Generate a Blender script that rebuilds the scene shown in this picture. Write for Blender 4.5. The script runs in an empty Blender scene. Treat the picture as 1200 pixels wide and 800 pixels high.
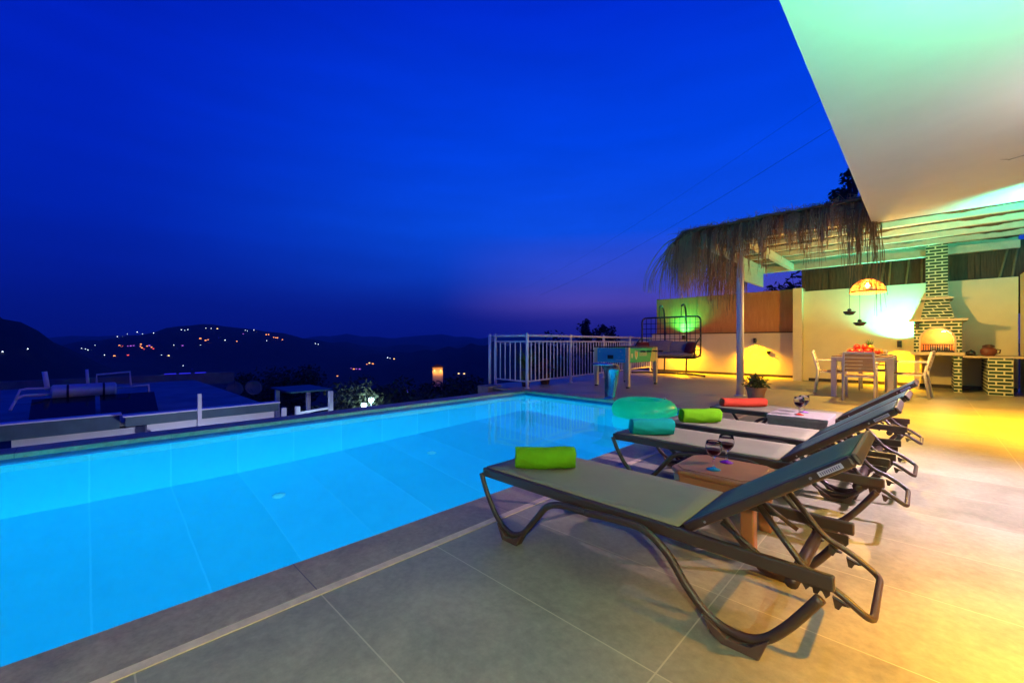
import bpy, bmesh, math, random
from mathutils import Vector, Matrix
random.seed(7)
PI = math.pi
S = bpy.context.scene
C = S.collection
TH = math.radians(44.4); CT, ST = math.cos(TH), math.sin(TH)
F = 490.0

def at(px, py, d):
    """world point seen in direction (px,py) of the survey photo at depth d"""
    r = (px-600)/F
    return Vector((d*(r*CT-ST), d*(CT+r*ST), 1-(py-401)*d/F))

# ------------------------------------------------------------------ materials
def mat(name, col, rough=.6, metal=0., var=0., scale=8., col2=None, bump=0., bscale=60., spec=.5, emit=None, estr=0., stretch=None, trans=0., sub=0.):
    m = bpy.data.materials.new(name); m.use_nodes = True
    nt = m.node_tree; N = nt.nodes; L = nt.links
    b = N['Principled BSDF']
    b.inputs['Base Color'].default_value = (*col, 1)
    b.inputs['Roughness'].default_value = rough
    b.inputs['Metallic'].default_value = metal
    b.inputs['Specular IOR Level'].default_value = spec
    b.inputs['Transmission Weight'].default_value = trans
    if emit:
        b.inputs['Emission Color'].default_value = (*emit, 1)
        b.inputs['Emission Strength'].default_value = estr
    tc = None
    if var or col2 or bump:
        tc = N.new('ShaderNodeTexCoord'); mp = N.new('ShaderNodeMapping')
        L.new(tc.outputs['Object'], mp.inputs[0])
        if stretch: mp.inputs['Scale'].default_value = stretch
        if var or col2:
            n = N.new('ShaderNodeTexNoise'); n.inputs['Scale'].default_value = scale; n.inputs['Detail'].default_value = 6; n.inputs['Roughness'].default_value = .62
            L.new(mp.outputs[0], n.inputs[0])
            rp = N.new('ShaderNodeValToRGB'); rp.color_ramp.elements[0].position = .3; rp.color_ramp.elements[1].position = .7
            c2 = col2 or tuple(c*(1+var) for c in col); c1 = col if col2 else tuple(c*(1-var) for c in col)
            rp.color_ramp.elements[0].color = (*c1, 1); rp.color_ramp.elements[1].color = (*c2, 1)
            L.new(n.outputs[0], rp.inputs[0]); L.new(rp.outputs[0], b.inputs['Base Color'])
        if bump:
            n2 = N.new('ShaderNodeTexNoise'); n2.inputs['Scale'].default_value = bscale; n2.inputs['Detail'].default_value = 5
            L.new(mp.outputs[0], n2.inputs[0])
            bp = N.new('ShaderNodeBump'); bp.inputs['Strength'].default_value = bump; bp.inputs['Distance'].default_value = .01
            L.new(n2.outputs[0], bp.inputs['Height']); L.new(bp.outputs[0], b.inputs['Normal'])
    return m

def tile_mat(name, ox, oy, tx, ty, c1, c2, grout, gw, rough, nscale=2.2, bump=.12, axes='XY', ramp_w=(.34, .66)):
    """large porcelain tiles with grout lines aligned to the survey grid (world = object coords)"""
    m = bpy.data.materials.new(name); m.use_nodes = True
    nt = m.node_tree; N = nt.nodes; L = nt.links; b = N['Principled BSDF']
    tc = N.new('ShaderNodeTexCoord'); sp = N.new('ShaderNodeSeparateXYZ'); L.new(tc.outputs['Object'], sp.inputs[0])
    def line(sock, o, t):
        a = N.new('ShaderNodeMath'); a.operation = 'SUBTRACT'; a.inputs[1].default_value = o; L.new(sock, a.inputs[0])
        f = N.new('ShaderNodeMath'); f.operation = 'PINGPONG'; f.inputs[1].default_value = t/2; L.new(a.outputs[0], f.inputs[0])
        g = N.new('ShaderNodeMath'); g.operation = 'LESS_THAN'; g.inputs[1].default_value = gw/2; L.new(f.outputs[0], g.inputs[0])
        return g.outputs[0]
    gx = line(sp.outputs[axes[0]], ox, tx); gy = line(sp.outputs[axes[1]], oy, ty)
    mx = N.new('ShaderNodeMath'); mx.operation = 'MAXIMUM'; L.new(gx, mx.inputs[0]); L.new(gy, mx.inputs[1])
    n = N.new('ShaderNodeTexNoise'); n.inputs['Scale'].default_value = nscale; n.inputs['Detail'].default_value = 9; n.inputs['Roughness'].default_value = .65
    n.inputs['Distortion'].default_value = .6
    L.new(tc.outputs['Object'], n.inputs[0])
    rp = N.new('ShaderNodeValToRGB'); rp.color_ramp.elements[0].position = ramp_w[0]; rp.color_ramp.elements[1].position = ramp_w[1]
    rp.color_ramp.elements[0].color = (*c1, 1); rp.color_ramp.elements[1].color = (*c2, 1)
    n3 = N.new('ShaderNodeTexNoise'); n3.inputs['Scale'].default_value = nscale*9; n3.inputs['Detail'].default_value = 10; n3.inputs['Roughness'].default_value = .7; L.new(tc.outputs['Object'], n3.inputs[0])
    av = N.new('ShaderNodeMix'); av.data_type = 'FLOAT'; av.inputs[0].default_value = .45; L.new(n.outputs[0], av.inputs[2]); L.new(n3.outputs[0], av.inputs[3])
    L.new(av.outputs[0], rp.inputs[0])
    # per tile tone
    def cell(sock, o, t):
        a = N.new('ShaderNodeMath'); a.operation = 'SUBTRACT'; a.inputs[1].default_value = o; L.new(sock, a.inputs[0])
        d = N.new('ShaderNodeMath'); d.operation = 'DIVIDE'; d.inputs[1].default_value = t; L.new(a.outputs[0], d.inputs[0])
        fl = N.new('ShaderNodeMath'); fl.operation = 'FLOOR'; L.new(d.outputs[0], fl.inputs[0]); return fl.outputs[0]
    cb = N.new('ShaderNodeCombineXYZ'); L.new(cell(sp.outputs[axes[0]], ox, tx), cb.inputs[0]); L.new(cell(sp.outputs[axes[1]], oy, ty), cb.inputs[1])
    wn = N.new('ShaderNodeTexWhiteNoise'); wn.noise_dimensions = '2D'; L.new(cb.outputs[0], wn.inputs['Vector'])
    mr = N.new('ShaderNodeMapRange'); mr.inputs['To Min'].default_value = .88; mr.inputs['To Max'].default_value = 1.1; L.new(wn.outputs[0], mr.inputs[0])
    hv = N.new('ShaderNodeHueSaturation'); L.new(rp.outputs[0], hv.inputs['Color']); L.new(mr.outputs[0], hv.inputs['Value'])
    mix = N.new('ShaderNodeMix'); mix.data_type = 'RGBA'; L.new(mx.outputs[0], mix.inputs[0]); L.new(hv.outputs[0], mix.inputs[6]); mix.inputs[7].default_value = (*grout, 1)
    L.new(mix.outputs[2], b.inputs['Base Color'])
    rr = N.new('ShaderNodeMapRange'); rr.inputs['To Min'].default_value = rough-.08; rr.inputs['To Max'].default_value = rough+.14; L.new(n.outputs[0], rr.inputs[0]); L.new(rr.outputs[0], b.inputs['Roughness'])
    bp = N.new('ShaderNodeBump'); bp.inputs['Strength'].default_value = bump; bp.inputs['Distance'].default_value = .004
    sub = N.new('ShaderNodeMath'); sub.operation = 'SUBTRACT'; L.new(av.outputs[0], sub.inputs[0]); L.new(mx.outputs[0], sub.inputs[1])
    L.new(sub.outputs[0], bp.inputs['Height']); L.new(bp.outputs[0], b.inputs['Normal'])
    return m

def brick_mat(name, c1, c2, mortar):
    m = bpy.data.materials.new(name); m.use_nodes = True
    nt = m.node_tree; N = nt.nodes; L = nt.links; b = N['Principled BSDF']
    tc = N.new('ShaderNodeTexCoord'); sp = N.new('ShaderNodeSeparateXYZ'); L.new(tc.outputs['Object'], sp.inputs[0])
    ad = N.new('ShaderNodeMath'); ad.operation = 'ADD'; L.new(sp.outputs[0], ad.inputs[0]); L.new(sp.outputs[1], ad.inputs[1])
    cb = N.new('ShaderNodeCombineXYZ'); L.new(ad.outputs[0], cb.inputs[0]); L.new(sp.outputs[2], cb.inputs[1])
    br = N.new('ShaderNodeTexBrick'); L.new(cb.outputs[0], br.inputs['Vector'])
    br.inputs['Scale'].default_value = 1; br.inputs['Brick Width'].default_value = .2; br.inputs['Row Height'].default_value = .066
    br.inputs['Mortar Size'].default_value = .0125; br.inputs['Mortar Smooth'].default_value = .1
    br.inputs['Color1'].default_value = (*c1, 1); br.inputs['Color2'].default_value = (*c2, 1); br.inputs['Mortar'].default_value = (*mortar, 1)
    L.new(br.outputs['Color'], b.inputs['Base Color']); b.inputs['Roughness'].default_value = .8
    bp = N.new('ShaderNodeBump'); bp.invert = True; bp.inputs['Strength'].default_value = .5; bp.inputs['Distance'].default_value = .008
    L.new(br.outputs['Fac'], bp.inputs['Height']); L.new(bp.outputs[0], b.inputs['Normal'])
    return m

M = {}
M['deck'] = tile_mat('porcelain_tile', -.575, .656, 1.145, .5515, (.205, .20, .125), (.37, .35, .22), (.47, .43, .26), .005, .40, nscale=3.4, bump=.45, ramp_w=(.36, .64))
M['coping'] = tile_mat('stone_coping', 0, .656, 50, 1.103, (.20, .165, .10), (.46, .38, .235), (.12, .10, .09), .005, .5, nscale=4, bump=.35)
M['pooltile'] = tile_mat('pool_tile', 90, .03, 400, .625, (.062, .385, .585), (.098, .455, .655), (.125, .48, .67), .012, .3, nscale=.45, bump=.02)
M['poolwall'] = tile_mat('pool_wall_tile', 0, .03, 60, .625, (.09, .46, .62), (.11, .50, .66), (.20, .58, .72), .012, .3, nscale=1.2, bump=.02)
M['endwall'] = tile_mat('pool_end_tile', -5.85, .03, .625, 60, (.09, .46, .62), (.11, .50, .66), (.20, .58, .72), .012, .3, nscale=1.2, bump=.02)
M['waterline'] = mat('waterline_tile', (.02, .06, .16), .3, var=.2, scale=20)
M['beige'] = mat('beige_trim', (.68, .55, .33), .5, var=.18, scale=14, bump=.2)
M['concrete'] = mat('concrete', (.24, .22, .21), .8, var=.2, scale=6, bump=.3)
M['plaster'] = mat('white_plaster', (.80, .72, .47), .8, var=.05, scale=3, bump=.12, bscale=90)
M['ceiling'] = mat('ceiling_paint', (.78, .77, .76), .85, var=.035, scale=1.6, bump=.08, bscale=40)
M['baseboard'] = mat('dark_baseboard', (.035, .03, .028), .5)
M['white_metal'] = mat('white_painted_metal', (.74, .74, .74), .38, var=.04, scale=10)
M['cream_wood'] = mat('cream_painted_wood', (.66, .58, .42), .55, var=.1, scale=10, bump=.15)
M['plywood'] = mat('varnished_plywood', (.58, .22, .035), .5, col2=(.72, .33, .07), scale=3.5, stretch=(4, 4, .7), bump=.15)
M['darkwood'] = mat('weathered_reed_board', (.05, .033, .02), .8, col2=(.13, .085, .045), scale=6, stretch=(6, 6, .6), bump=.4)
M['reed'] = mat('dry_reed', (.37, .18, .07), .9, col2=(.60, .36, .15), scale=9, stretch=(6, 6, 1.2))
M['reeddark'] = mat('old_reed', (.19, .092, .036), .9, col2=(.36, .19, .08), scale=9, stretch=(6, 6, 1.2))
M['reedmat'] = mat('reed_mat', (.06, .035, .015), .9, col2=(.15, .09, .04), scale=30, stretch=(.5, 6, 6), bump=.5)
M['thread'] = mat('binding_thread', (.06, .04, .025), .9)
M['taupe'] = mat('taupe_resin', (.043, .022, .013), .42, var=.1, scale=20, bump=.04, bscale=300)
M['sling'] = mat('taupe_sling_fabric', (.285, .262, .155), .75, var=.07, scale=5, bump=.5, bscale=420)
M['backsling'] = mat('green_lit_sling_fabric', (.045, .12, .10), .7, var=.07, scale=5, bump=.5, bscale=420)  # taupe sling with the green lamp light painted into its colour as teal
M['brownrubber'] = mat('brown_rubber', (.07, .035, .022), .7)
M['screw'] = mat('steel', (.6, .6, .6), .3, 1.)
M['badge'] = mat('silver_badge', (.5, .5, .62), .4)
M['badgeink'] = mat('badge_ink', (.06, .06, .2), .5)
M['brownplastic'] = mat('brown_moulded_plastic', (.33, .12, .034), .4, var=.12, scale=9, bump=.05, bscale=120)
M['wicker'] = mat('beige_wicker', (.34, .30, .255), .7, var=.12, scale=40, bump=.6, bscale=160)
def towel(n, c): return mat(n, c, .95, var=.10, scale=12, bump=.8, bscale=260, spec=.1)
M['lime'] = towel('lime_terry', (.21, .62, .012)); M['teal'] = towel('teal_terry', (.012, .55, .45)); M['red'] = towel('coral_terry', (.85, .085, .04))
M['teal_vinyl'] = mat('teal_vinyl', (.04, .78, .42), .3)
_n = M['teal_vinyl'].node_tree; _t = _n.nodes.new('ShaderNodeBsdfTranslucent'); _t.inputs[0].default_value = (.1, .95, .5, 1); _m = _n.nodes.new('ShaderNodeMixShader'); _m.inputs[0].default_value = .5
_n.links.new(_n.nodes['Principled BSDF'].outputs[0], _m.inputs[1]); _n.links.new(_t.outputs[0], _m.inputs[2]); _n.links.new(_m.outputs[0], _n.nodes['Material Output'].inputs[0])
def glass(n, col=(1, 1, 1), ior=1.45, rough=0.):
    m = bpy.data.materials.new(n); m.use_nodes = True; b = m.node_tree.nodes['Principled BSDF']
    b.inputs['Base Color'].default_value = (*col, 1); b.inputs['Transmission Weight'].default_value = 1; b.inputs['Roughness'].default_value = rough; b.inputs['IOR'].default_value = ior
    return m
M['glass'] = glass('clear_glass', (1, 1, 1), 1.22)
M['wine'] = mat('red_wine', (.06, .003, .007), .3, spec=.1)
M['blueglass'] = mat('blue_coloured_glass', (.01, .2, .35), .1); M['purpleglass'] = mat('purple_coloured_glass', (.2, .01, .34), .1); M['redglass'] = mat('red_coloured_glass', (.6, .03, .01), .1); M['lilacglass'] = mat('lilac_coloured_glass', (.35, .15, .4), .1)
M['blackmetal'] = mat('black_metal', (.012, .012, .014), .4)
M['greyfabric'] = mat('grey_cushion_fabric', (.26, .24, .24), .9, var=.1, scale=14, bump=.4, bscale=200)
M['redfabric'] = mat('dark_red_fabric', (.17, .018, .016), .9, var=.1, scale=14, bump=.4, bscale=200)
M['fooscream'] = mat('cream_laminate', (.66, .56, .36), .45, var=.05, scale=6)
M['foosblue'] = mat('blue_laminate', (.025, .30, .60), .35, col2=(.03, .46, .58), scale=3)
M['foosgreen'] = mat('green_laminate', (.008, .38, .19), .35, col2=(.02, .50, .25), scale=3)
M['foospale'] = mat('pale_print', (.62, .68, .5), .5)
M['foosgold'] = mat('gold_print', (.6, .42, .12), .5)
M['steel'] = mat('brushed_steel', (.62, .64, .66), .22, 1., bump=.03, bscale=200)
M['terracotta'] = mat('terracotta', (.58, .29, .15), .75, var=.15, scale=10, bump=.2)
M['darkpot'] = mat('dark_clay', (.07, .035, .02), .6, var=.2, scale=10)
M['soil'] = mat('soil', (.03, .02, .012), .95)
M['leaf'] = mat('green_leaf', (.03, .085, .015), .5, col2=(.075, .16, .03), scale=9)
M['fleaf'] = mat('spiky_leaf', (.035, .08, .012), .5, col2=(.09, .13, .025), scale=9)
M['redflower'] = mat('red_blossom', (.35, .03, .012), .7, var=.3, scale=20)
M['brick'] = brick_mat('dark_glazed_brick', (.012, .055, .022), (.03, .10, .045), (.72, .76, .50))
M['firebrick'] = mat('firebrick_lining', (.58, .24, .06), .8, var=.2, scale=9, bump=.3)
M['creamstone'] = mat('cream_stone', (.7, .6, .38), .6, var=.08, scale=8)
M['ash'] = mat('ash_and_charcoal', (.03, .025, .022), .9, var=.4, scale=30, bump=.6)
M['rattan'] = mat('woven_rattan', (.36, .095, .008), .6, var=.2, scale=30)
M['woodslat'] = mat('taupe_wood_slat', (.40, .26, .16), .55, var=.15, scale=8, stretch=(1, 8, 8), bump=.1)
M['tabletop'] = mat('brown_table_top', (.22, .12, .07), .45, var=.15, scale=8)
M['fruit'] = mat('red_fruit_skin', (.62, .03, .012), .35, var=.2, scale=12); M['orangefruit'] = mat('orange_fruit_skin', (.75, .22, .02), .4, var=.12, scale=12)
M['pineapple'] = mat('pineapple_skin', (.18, .11, .02), .7, col2=(.3, .2, .05), scale=30, bump=.8, bscale=40)
M['china'] = mat('white_china', (.78, .76, .72), .2)
M['coconut'] = mat('coconut_shell', (.06, .035, .018), .6, var=.3, scale=20)
M['navyroof'] = mat('roof_membrane', (.25, .25, .25), .8, var=.3, scale=1.2, bump=.3, bscale=20)
M['darkfascia'] = mat('dark_fascia_paint', (.07, .13, .16), .6, var=.15, scale=4)
M['nwall'] = mat('neighbour_plaster', (.78, .78, .80), .8, var=.06, scale=3, bump=.1)
M['tank'] = mat('galvanised_tank', (.62, .62, .62), .4, .3, var=.08, scale=3)
M['panel'] = mat('solar_glass', (.006, .009, .016), .12)
M['dish'] = mat('grey_dish_paint', (.13, .13, .13), .6)
M['bark'] = mat('bark', (.05, .035, .025), .9, var=.3, scale=8, bump=.6)
M['treeleaf'] = mat('dark_foliage', (.02, .042, .014), .7, col2=(.045, .075, .03), scale=2)
M['oliveleaf'] = mat('olive_foliage', (.045, .065, .03), .7, col2=(.085, .105, .05), scale=3)
M['hill'] = mat('wooded_ground', (.010, .016, .009), .95, col2=(.028, .034, .02), scale=.05, bump=1., bscale=.4)
M['farwall'] = mat('far_house_wall', (.35, .33, .3), .8, var=.1, scale=2); M['farroof'] = mat('far_roof_tile', (.12, .06, .04), .8, var=.2, scale=3)
def glow(n, col, s):
    m = bpy.data.materials.new(n); m.use_nodes = True; nt = m.node_tree; nt.nodes.clear()
    e = nt.nodes.new('ShaderNodeEmission'); e.inputs[0].default_value = (*col, 1); e.inputs[1].default_value = s
    o = nt.nodes.new('ShaderNodeOutputMaterial'); nt.links.new(e.outputs[0], o.inputs[0]); return m
M['gorange'] = glow('orange_window_glow', (1, .3, .07), 4.5); M['gwhite'] = glow('white_lamp_glow', (.75, .85, 1), 6); M['gred'] = glow('red_window_glow', (1, .09, .06), 2.6)
M['gpurple'] = glow('purple_window_glow', (.5, .12, .8), 2.2); M['gblue'] = glow('blue_led_glow', (.03, .03, 1), .8); M['gyellow'] = glow('yellow_window_glow', (1, .62, .2), 4.5)
M['gcyan'] = glow('cool_lamp_glow', (.55, .85, 1), 14); M['gbulb'] = glow('bulb_glow', (1, .50, .12), 40); M['gpool'] = glow('pool_lamp_glow', (.3, .7, 1), 4)
M['gwarm'] = glow('warm_lens_glow', (1, .75, .2), 10); M['ggreen'] = glow('green_lens_glow', (.3, 1, .7), 10); M['gpink'] = glow('white_lens_glow', (1, .85, .8), 6)

# ------------------------------------------------------------------ geometry helpers
class MB:
    def __init__(s): s.bm = bmesh.new()
    def box(s, a, b, rot=None, piv=None):
        x0, y0, z0 = a; x1, y1, z1 = b
        vs = [Vector(p) for p in ((x0,y0,z0),(x1,y0,z0),(x1,y1,z0),(x0,y1,z0),(x0,y0,z1),(x1,y0,z1),(x1,y1,z1),(x0,y1,z1))]
        if rot is not None:
            p = Vector(piv) if piv is not None else sum(vs, Vector())/8
            vs = [rot @ (v-p)+p for v in vs]
        v = [s.bm.verts.new(q) for q in vs]
        for f in ((0,3,2,1),(4,5,6,7),(0,1,5,4),(1,2,6,5),(2,3,7,6),(3,0,4,7)): s.bm.faces.new([v[i] for i in f])
        return s
    def tube(s, pts, r, n=8, cap=True, closed=False, sq=(1, 1)):
        pts = [Vector(p) for p in pts]; k = len(pts)
        rs = r if isinstance(r, (list, tuple)) else [r]*k
        rings = []; u = None
        for i, p in enumerate(pts):
            if closed: t = pts[(i+1) % k]-pts[i-1]
            else: t = pts[min(i+1, k-1)]-pts[max(i-1, 0)]
            if t.length < 1e-9: t = Vector((0, 0, 1))
            t.normalize()
            if u is None:
                a = Vector((0, 0, 1)) if abs(t.z) < .9 else Vector((1, 0, 0)); u = t.cross(a).normalized()
            else:
                u = (u-t*u.dot(t))
                u = u.normalized() if u.length > 1e-6 else t.orthogonal().normalized()
            w = t.cross(u)
            rings.append([s.bm.verts.new(p+u*(math.cos(2*PI*j/n)*rs[i]*sq[0])+w*(math.sin(2*PI*j/n)*rs[i]*sq[1])) for j in range(n)])
        m = k if closed else k-1
        for i in range(m):
            A, B = rings[i], rings[(i+1) % k]
            for j in range(n): s.bm.faces.new((A[j], A[(j+1) % n], B[(j+1) % n], B[j]))
        if cap and not closed:
            s.bm.faces.new(rings[0][::-1]); s.bm.faces.new(rings[-1])
        return s
    def bar(s, a, b, w, h):
        """rectangular bar from a to b, h = vertical-ish size"""
        a, b = Vector(a), Vector(b); t = (b-a).normalized()
        up = Vector((0, 0, 1)) if abs(t.z) < .95 else Vector((1, 0, 0))
        u = t.cross(up).normalized(); v = u.cross(t)
        q = []
        for p in (a, b): q.append([s.bm.verts.new(p+u*(sx*w/2)+v*(sy*h/2)) for sx, sy in ((-1,-1),(1,-1),(1,1),(-1,1))])
        s.bm.faces.new(q[0][::-1]); s.bm.faces.new(q[1])
        for j in range(4): s.bm.faces.new((q[0][j], q[0][(j+1)%4], q[1][(j+1)%4], q[1][j]))
        return s
    def lathe(s, prof, c=(0, 0, 0), n=24, axis=None):
        c = Vector(c); rings = []
        for r, z in prof:
            if r < 1e-6: rings.append([s.bm.verts.new(c+Vector((0, 0, z)))])
            else: rings.append([s.bm.verts.new(c+Vector((r*math.cos(2*PI*j/n), r*math.sin(2*PI*j/n), z))) for j in range(n)])
        for A, B in zip(rings, rings[1:]):
            if len(A) == 1 and len(B) == 1: continue
            for j in range(n):
                k = (j+1) % n
                if len(A) == 1: s.bm.faces.new((A[0], B[k], B[j]))
                elif len(B) == 1: s.bm.faces.new((A[j], A[k], B[0]))
                else: s.bm.faces.new((A[j], A[k], B[k], B[j]))
        return s
    def prism(s, poly, d):
        """extrude polygon (list of 3d pts) by vector d"""
        d = Vector(d); n = len(poly)
        A = [s.bm.verts.new(Vector(p)) for p in poly]; B = [s.bm.verts.new(Vector(p)+d) for p in poly]
        s.bm.faces.new(A[::-1]); s.bm.faces.new(B)
        for i in range(n): s.bm.faces.new((A[i], A[(i+1)%n], B[(i+1)%n], B[i]))
        return s
    def quad(s, *p):
        s.bm.faces.new([s.bm.verts.new(Vector(q)) for q in p]); return s
    def build(s, name, m, parent=None, bevel=0., smooth=False, recalc=True, mats=None):
        if recalc: bmesh.ops.recalc_face_normals(s.bm, faces=s.bm.faces[:])
        me = bpy.data.meshes.new(name); s.bm.to_mesh(me); s.bm.free()
        o = bpy.data.objects.new(name, me); C.objects.link(o)
        me.materials.append(m)
        for x in mats or []: me.materials.append(x)
        if smooth:
            for p in me.polygons: p.use_smooth = True
        if bevel:
            b = o.modifiers.new('bevel', 'BEVEL'); b.width = bevel; b.segments = 2; b.limit_method = 'ANGLE'
            b.harden_normals = False
        if parent: o.parent = parent
        return o

def tag(o, label=None, cat=None, group=None, kind=None):
    if label: o['label'] = label
    if cat: o['category'] = cat
    if group: o['group'] = group
    if kind: o['kind'] = kind
    return o
def empty(name, loc, label, cat, group=None, rz=0.):
    e = bpy.data.objects.new(name, None); C.objects.link(e); e.location = loc; e.rotation_euler = (0, 0, rz); e.empty_display_size = .1
    return tag(e, label, cat, group)
def copy_tree(o, parent=None):
    c = o.copy(); C.objects.link(c)
    if parent: c.parent = parent
    for ch in list(o.children): copy_tree(ch, c)
    return c
def struct(o): o['kind'] = 'structure'; return o
def curve_pts(pts, n=8):
    """Catmull-Rom through pts"""
    P = [Vector(p) for p in pts]; out = []
    for i in range(len(P)-1):
        a = P[max(i-1, 0)]; b = P[i]; c = P[i+1]; d = P[min(i+2, len(P)-1)]
        for k in range(n):
            t = k/n
            out.append(.5*((2*b)+(c-a)*t+(2*a-5*b+4*c-d)*t*t+(3*b-a-3*c+d)*t**3))
    out.append(P[-1]); return out
def arc_corner(pts, r, n=5):
    """polyline with rounded corners"""
    P = [Vector(p) for p in pts]; out = [P[0]]
    for i in range(1, len(P)-1):
        a, b, c = P[i-1], P[i], P[i+1]
        u = (a-b); v = (c-b); rr = min(r, u.length*.49, v.length*.49); u.normalize(); v.normalize()
        p0 = b+u*rr; p1 = b+v*rr
        for k in range(n+1):
            t = k/n; out.append(p0*(1-t)**2+b*2*t*(1-t)+p1*t*t)
    out.append(P[-1]); return out

# ------------------------------------------------------------------ camera, render, sky
cam = bpy.data.cameras.new('camera'); co = bpy.data.objects.new('camera', cam); C.objects.link(co)
cam.lens = F/1200*36; cam.sensor_width = 36; co.location = (0, 0, 1); co.rotation_euler = (PI/2, 0, TH); cam.clip_end = 20000; cam.clip_start = .05
cam.shift_y = 1/1200
S.camera = co
S.view_settings.view_transform = 'Standard'; S.view_settings.look = 'None'; S.view_settings.exposure = 0; S.view_settings.gamma = 1
S.render.engine = 'CYCLES'
cy = S.cycles
cy.use_denoising = True
try: cy.denoiser = 'OPENIMAGEDENOISE'
except Exception: pass
cy.max_bounces = 9; cy.diffuse_bounces = 4; cy.glossy_bounces = 4; cy.transmission_bounces = 8; cy.transparent_max_bounces = 8
cy.sample_clamp_indirect = 4; cy.caustics_refractive = True; cy.caustics_reflective = False; cy.blur_glossy = .5

W = bpy.data.worlds.new('World'); S.world = W; W.use_nodes = True
nt = W.node_tree; N = nt.nodes; L = nt.links
bg = N['Background']
tc = N.new('ShaderNodeTexCoord'); sp = N.new('ShaderNodeSeparateXYZ'); L.new(tc.outputs['Generated'], sp.inputs[0])
def ramp(stops):
    r = N.new('ShaderNodeValToRGB'); e = r.color_ramp.elements
    while len(e) < len(stops): e.new(.5)
    for k, (p, c) in zip(e, stops): k.position = p; k.color = (*c, 1)
    L.new(sp.outputs[2], r.inputs[0]); return r
def lin(*c): return tuple(((v/255)/12.92 if v/255 <= .04045 else (((v/255)+.055)/1.055)**2.4) for v in c)
dark = ramp([(0, lin(8, 14, 92)), (.03, lin(6, 19, 115)), (.09, lin(4, 27, 146)), (.22, lin(0, 36, 180)), (.42, lin(0, 35, 192)), (.62, lin(0, 27, 182)), (1, lin(0, 18, 140))])
brt = ramp([(0, lin(14, 22, 112)), (.04, lin(16, 34, 140)), (.085, lin(18, 52, 172)), (.14, lin(14, 70, 208)), (.25, lin(8, 84, 240)), (.42, lin(0, 70, 234)), (.62, lin(0, 44, 208)), (1, lin(0, 24, 140))])
pur = ramp([(0, lin(40, 40, 140)), (.04, lin(74, 64, 176)), (.085, lin(112, 94, 208)), (.14, lin(70, 88, 220)), (.25, lin(14, 84, 240)), (.42, lin(0, 70, 234)), (.62, lin(0, 44, 208)), (1, lin(0, 24, 140))])
nrm = N.new('ShaderNodeVectorMath'); nrm.operation = 'MULTIPLY'; nrm.inputs[1].default_value = (1, 1, 0); L.new(tc.outputs['Generated'], nrm.inputs[0])
nr2 = N.new('ShaderNodeVectorMath'); nr2.operation = 'NORMALIZE'; L.new(nrm.outputs[0], nr2.inputs[0])
dt = N.new('ShaderNodeVectorMath'); dt.operation = 'DOT_PRODUCT'; dt.inputs[1].default_value = (-.30, .954, 0); L.new(nr2.outputs[0], dt.inputs[0])
dp = N.new('ShaderNodeVectorMath'); dp.operation = 'DOT_PRODUCT'; dp.inputs[1].default_value = (-.42, .907, 0); L.new(nr2.outputs[0], dp.inputs[0])
mp2 = N.new('ShaderNodeMapRange'); mp2.interpolation_type = 'SMOOTHSTEP'; mp2.inputs['From Min'].default_value = .86; L.new(dp.outputs['Value'], mp2.inputs[0])
mr = N.new('ShaderNodeMapRange'); mr.interpolation_type = 'SMOOTHSTEP'; mr.inputs['From Min'].default_value = .25; mr.inputs['From Max'].default_value = 1.0; L.new(dt.outputs['Value'], mr.inputs[0])
# soft bands of thin cloud low over the horizon
mp = N.new('ShaderNodeMapping'); mp.inputs['Scale'].default_value = (2.2, 2.2, 14); L.new(tc.outputs['Generated'], mp.inputs[0])
cn = N.new('ShaderNodeTexNoise'); cn.inputs['Scale'].default_value = 1.6; cn.inputs['Detail'].default_value = 5; L.new(mp.outputs[0], cn.inputs[0])
cm = N.new('ShaderNodeMapRange'); cm.inputs['From Min'].default_value = .3; cm.inputs['From Max'].default_value = .7; cm.inputs['To Min'].default_value = .93; cm.inputs['To Max'].default_value = 1.06; L.new(cn.outputs[0], cm.inputs[0])
mx = N.new('ShaderNodeMix'); mx.data_type = 'RGBA'; L.new(mr.outputs[0], mx.inputs[0]); L.new(dark.outputs[0], mx.inputs[6])
mx0 = N.new('ShaderNodeMix'); mx0.data_type = 'RGBA'; L.new(mp2.outputs[0], mx0.inputs[0]); L.new(brt.outputs[0], mx0.inputs[6]); L.new(pur.outputs[0], mx0.inputs[7]); L.new(mx0.outputs[2], mx.inputs[7])
sc_ = N.new('ShaderNodeVectorMath'); sc_.operation = 'SCALE'; L.new(mx.outputs[2], sc_.inputs[0]); L.new(cm.outputs[0], sc_.inputs['Scale'])
L.new(sc_.outputs[0], bg.inputs[0]); bg.inputs[1].default_value = 1.12

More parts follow.
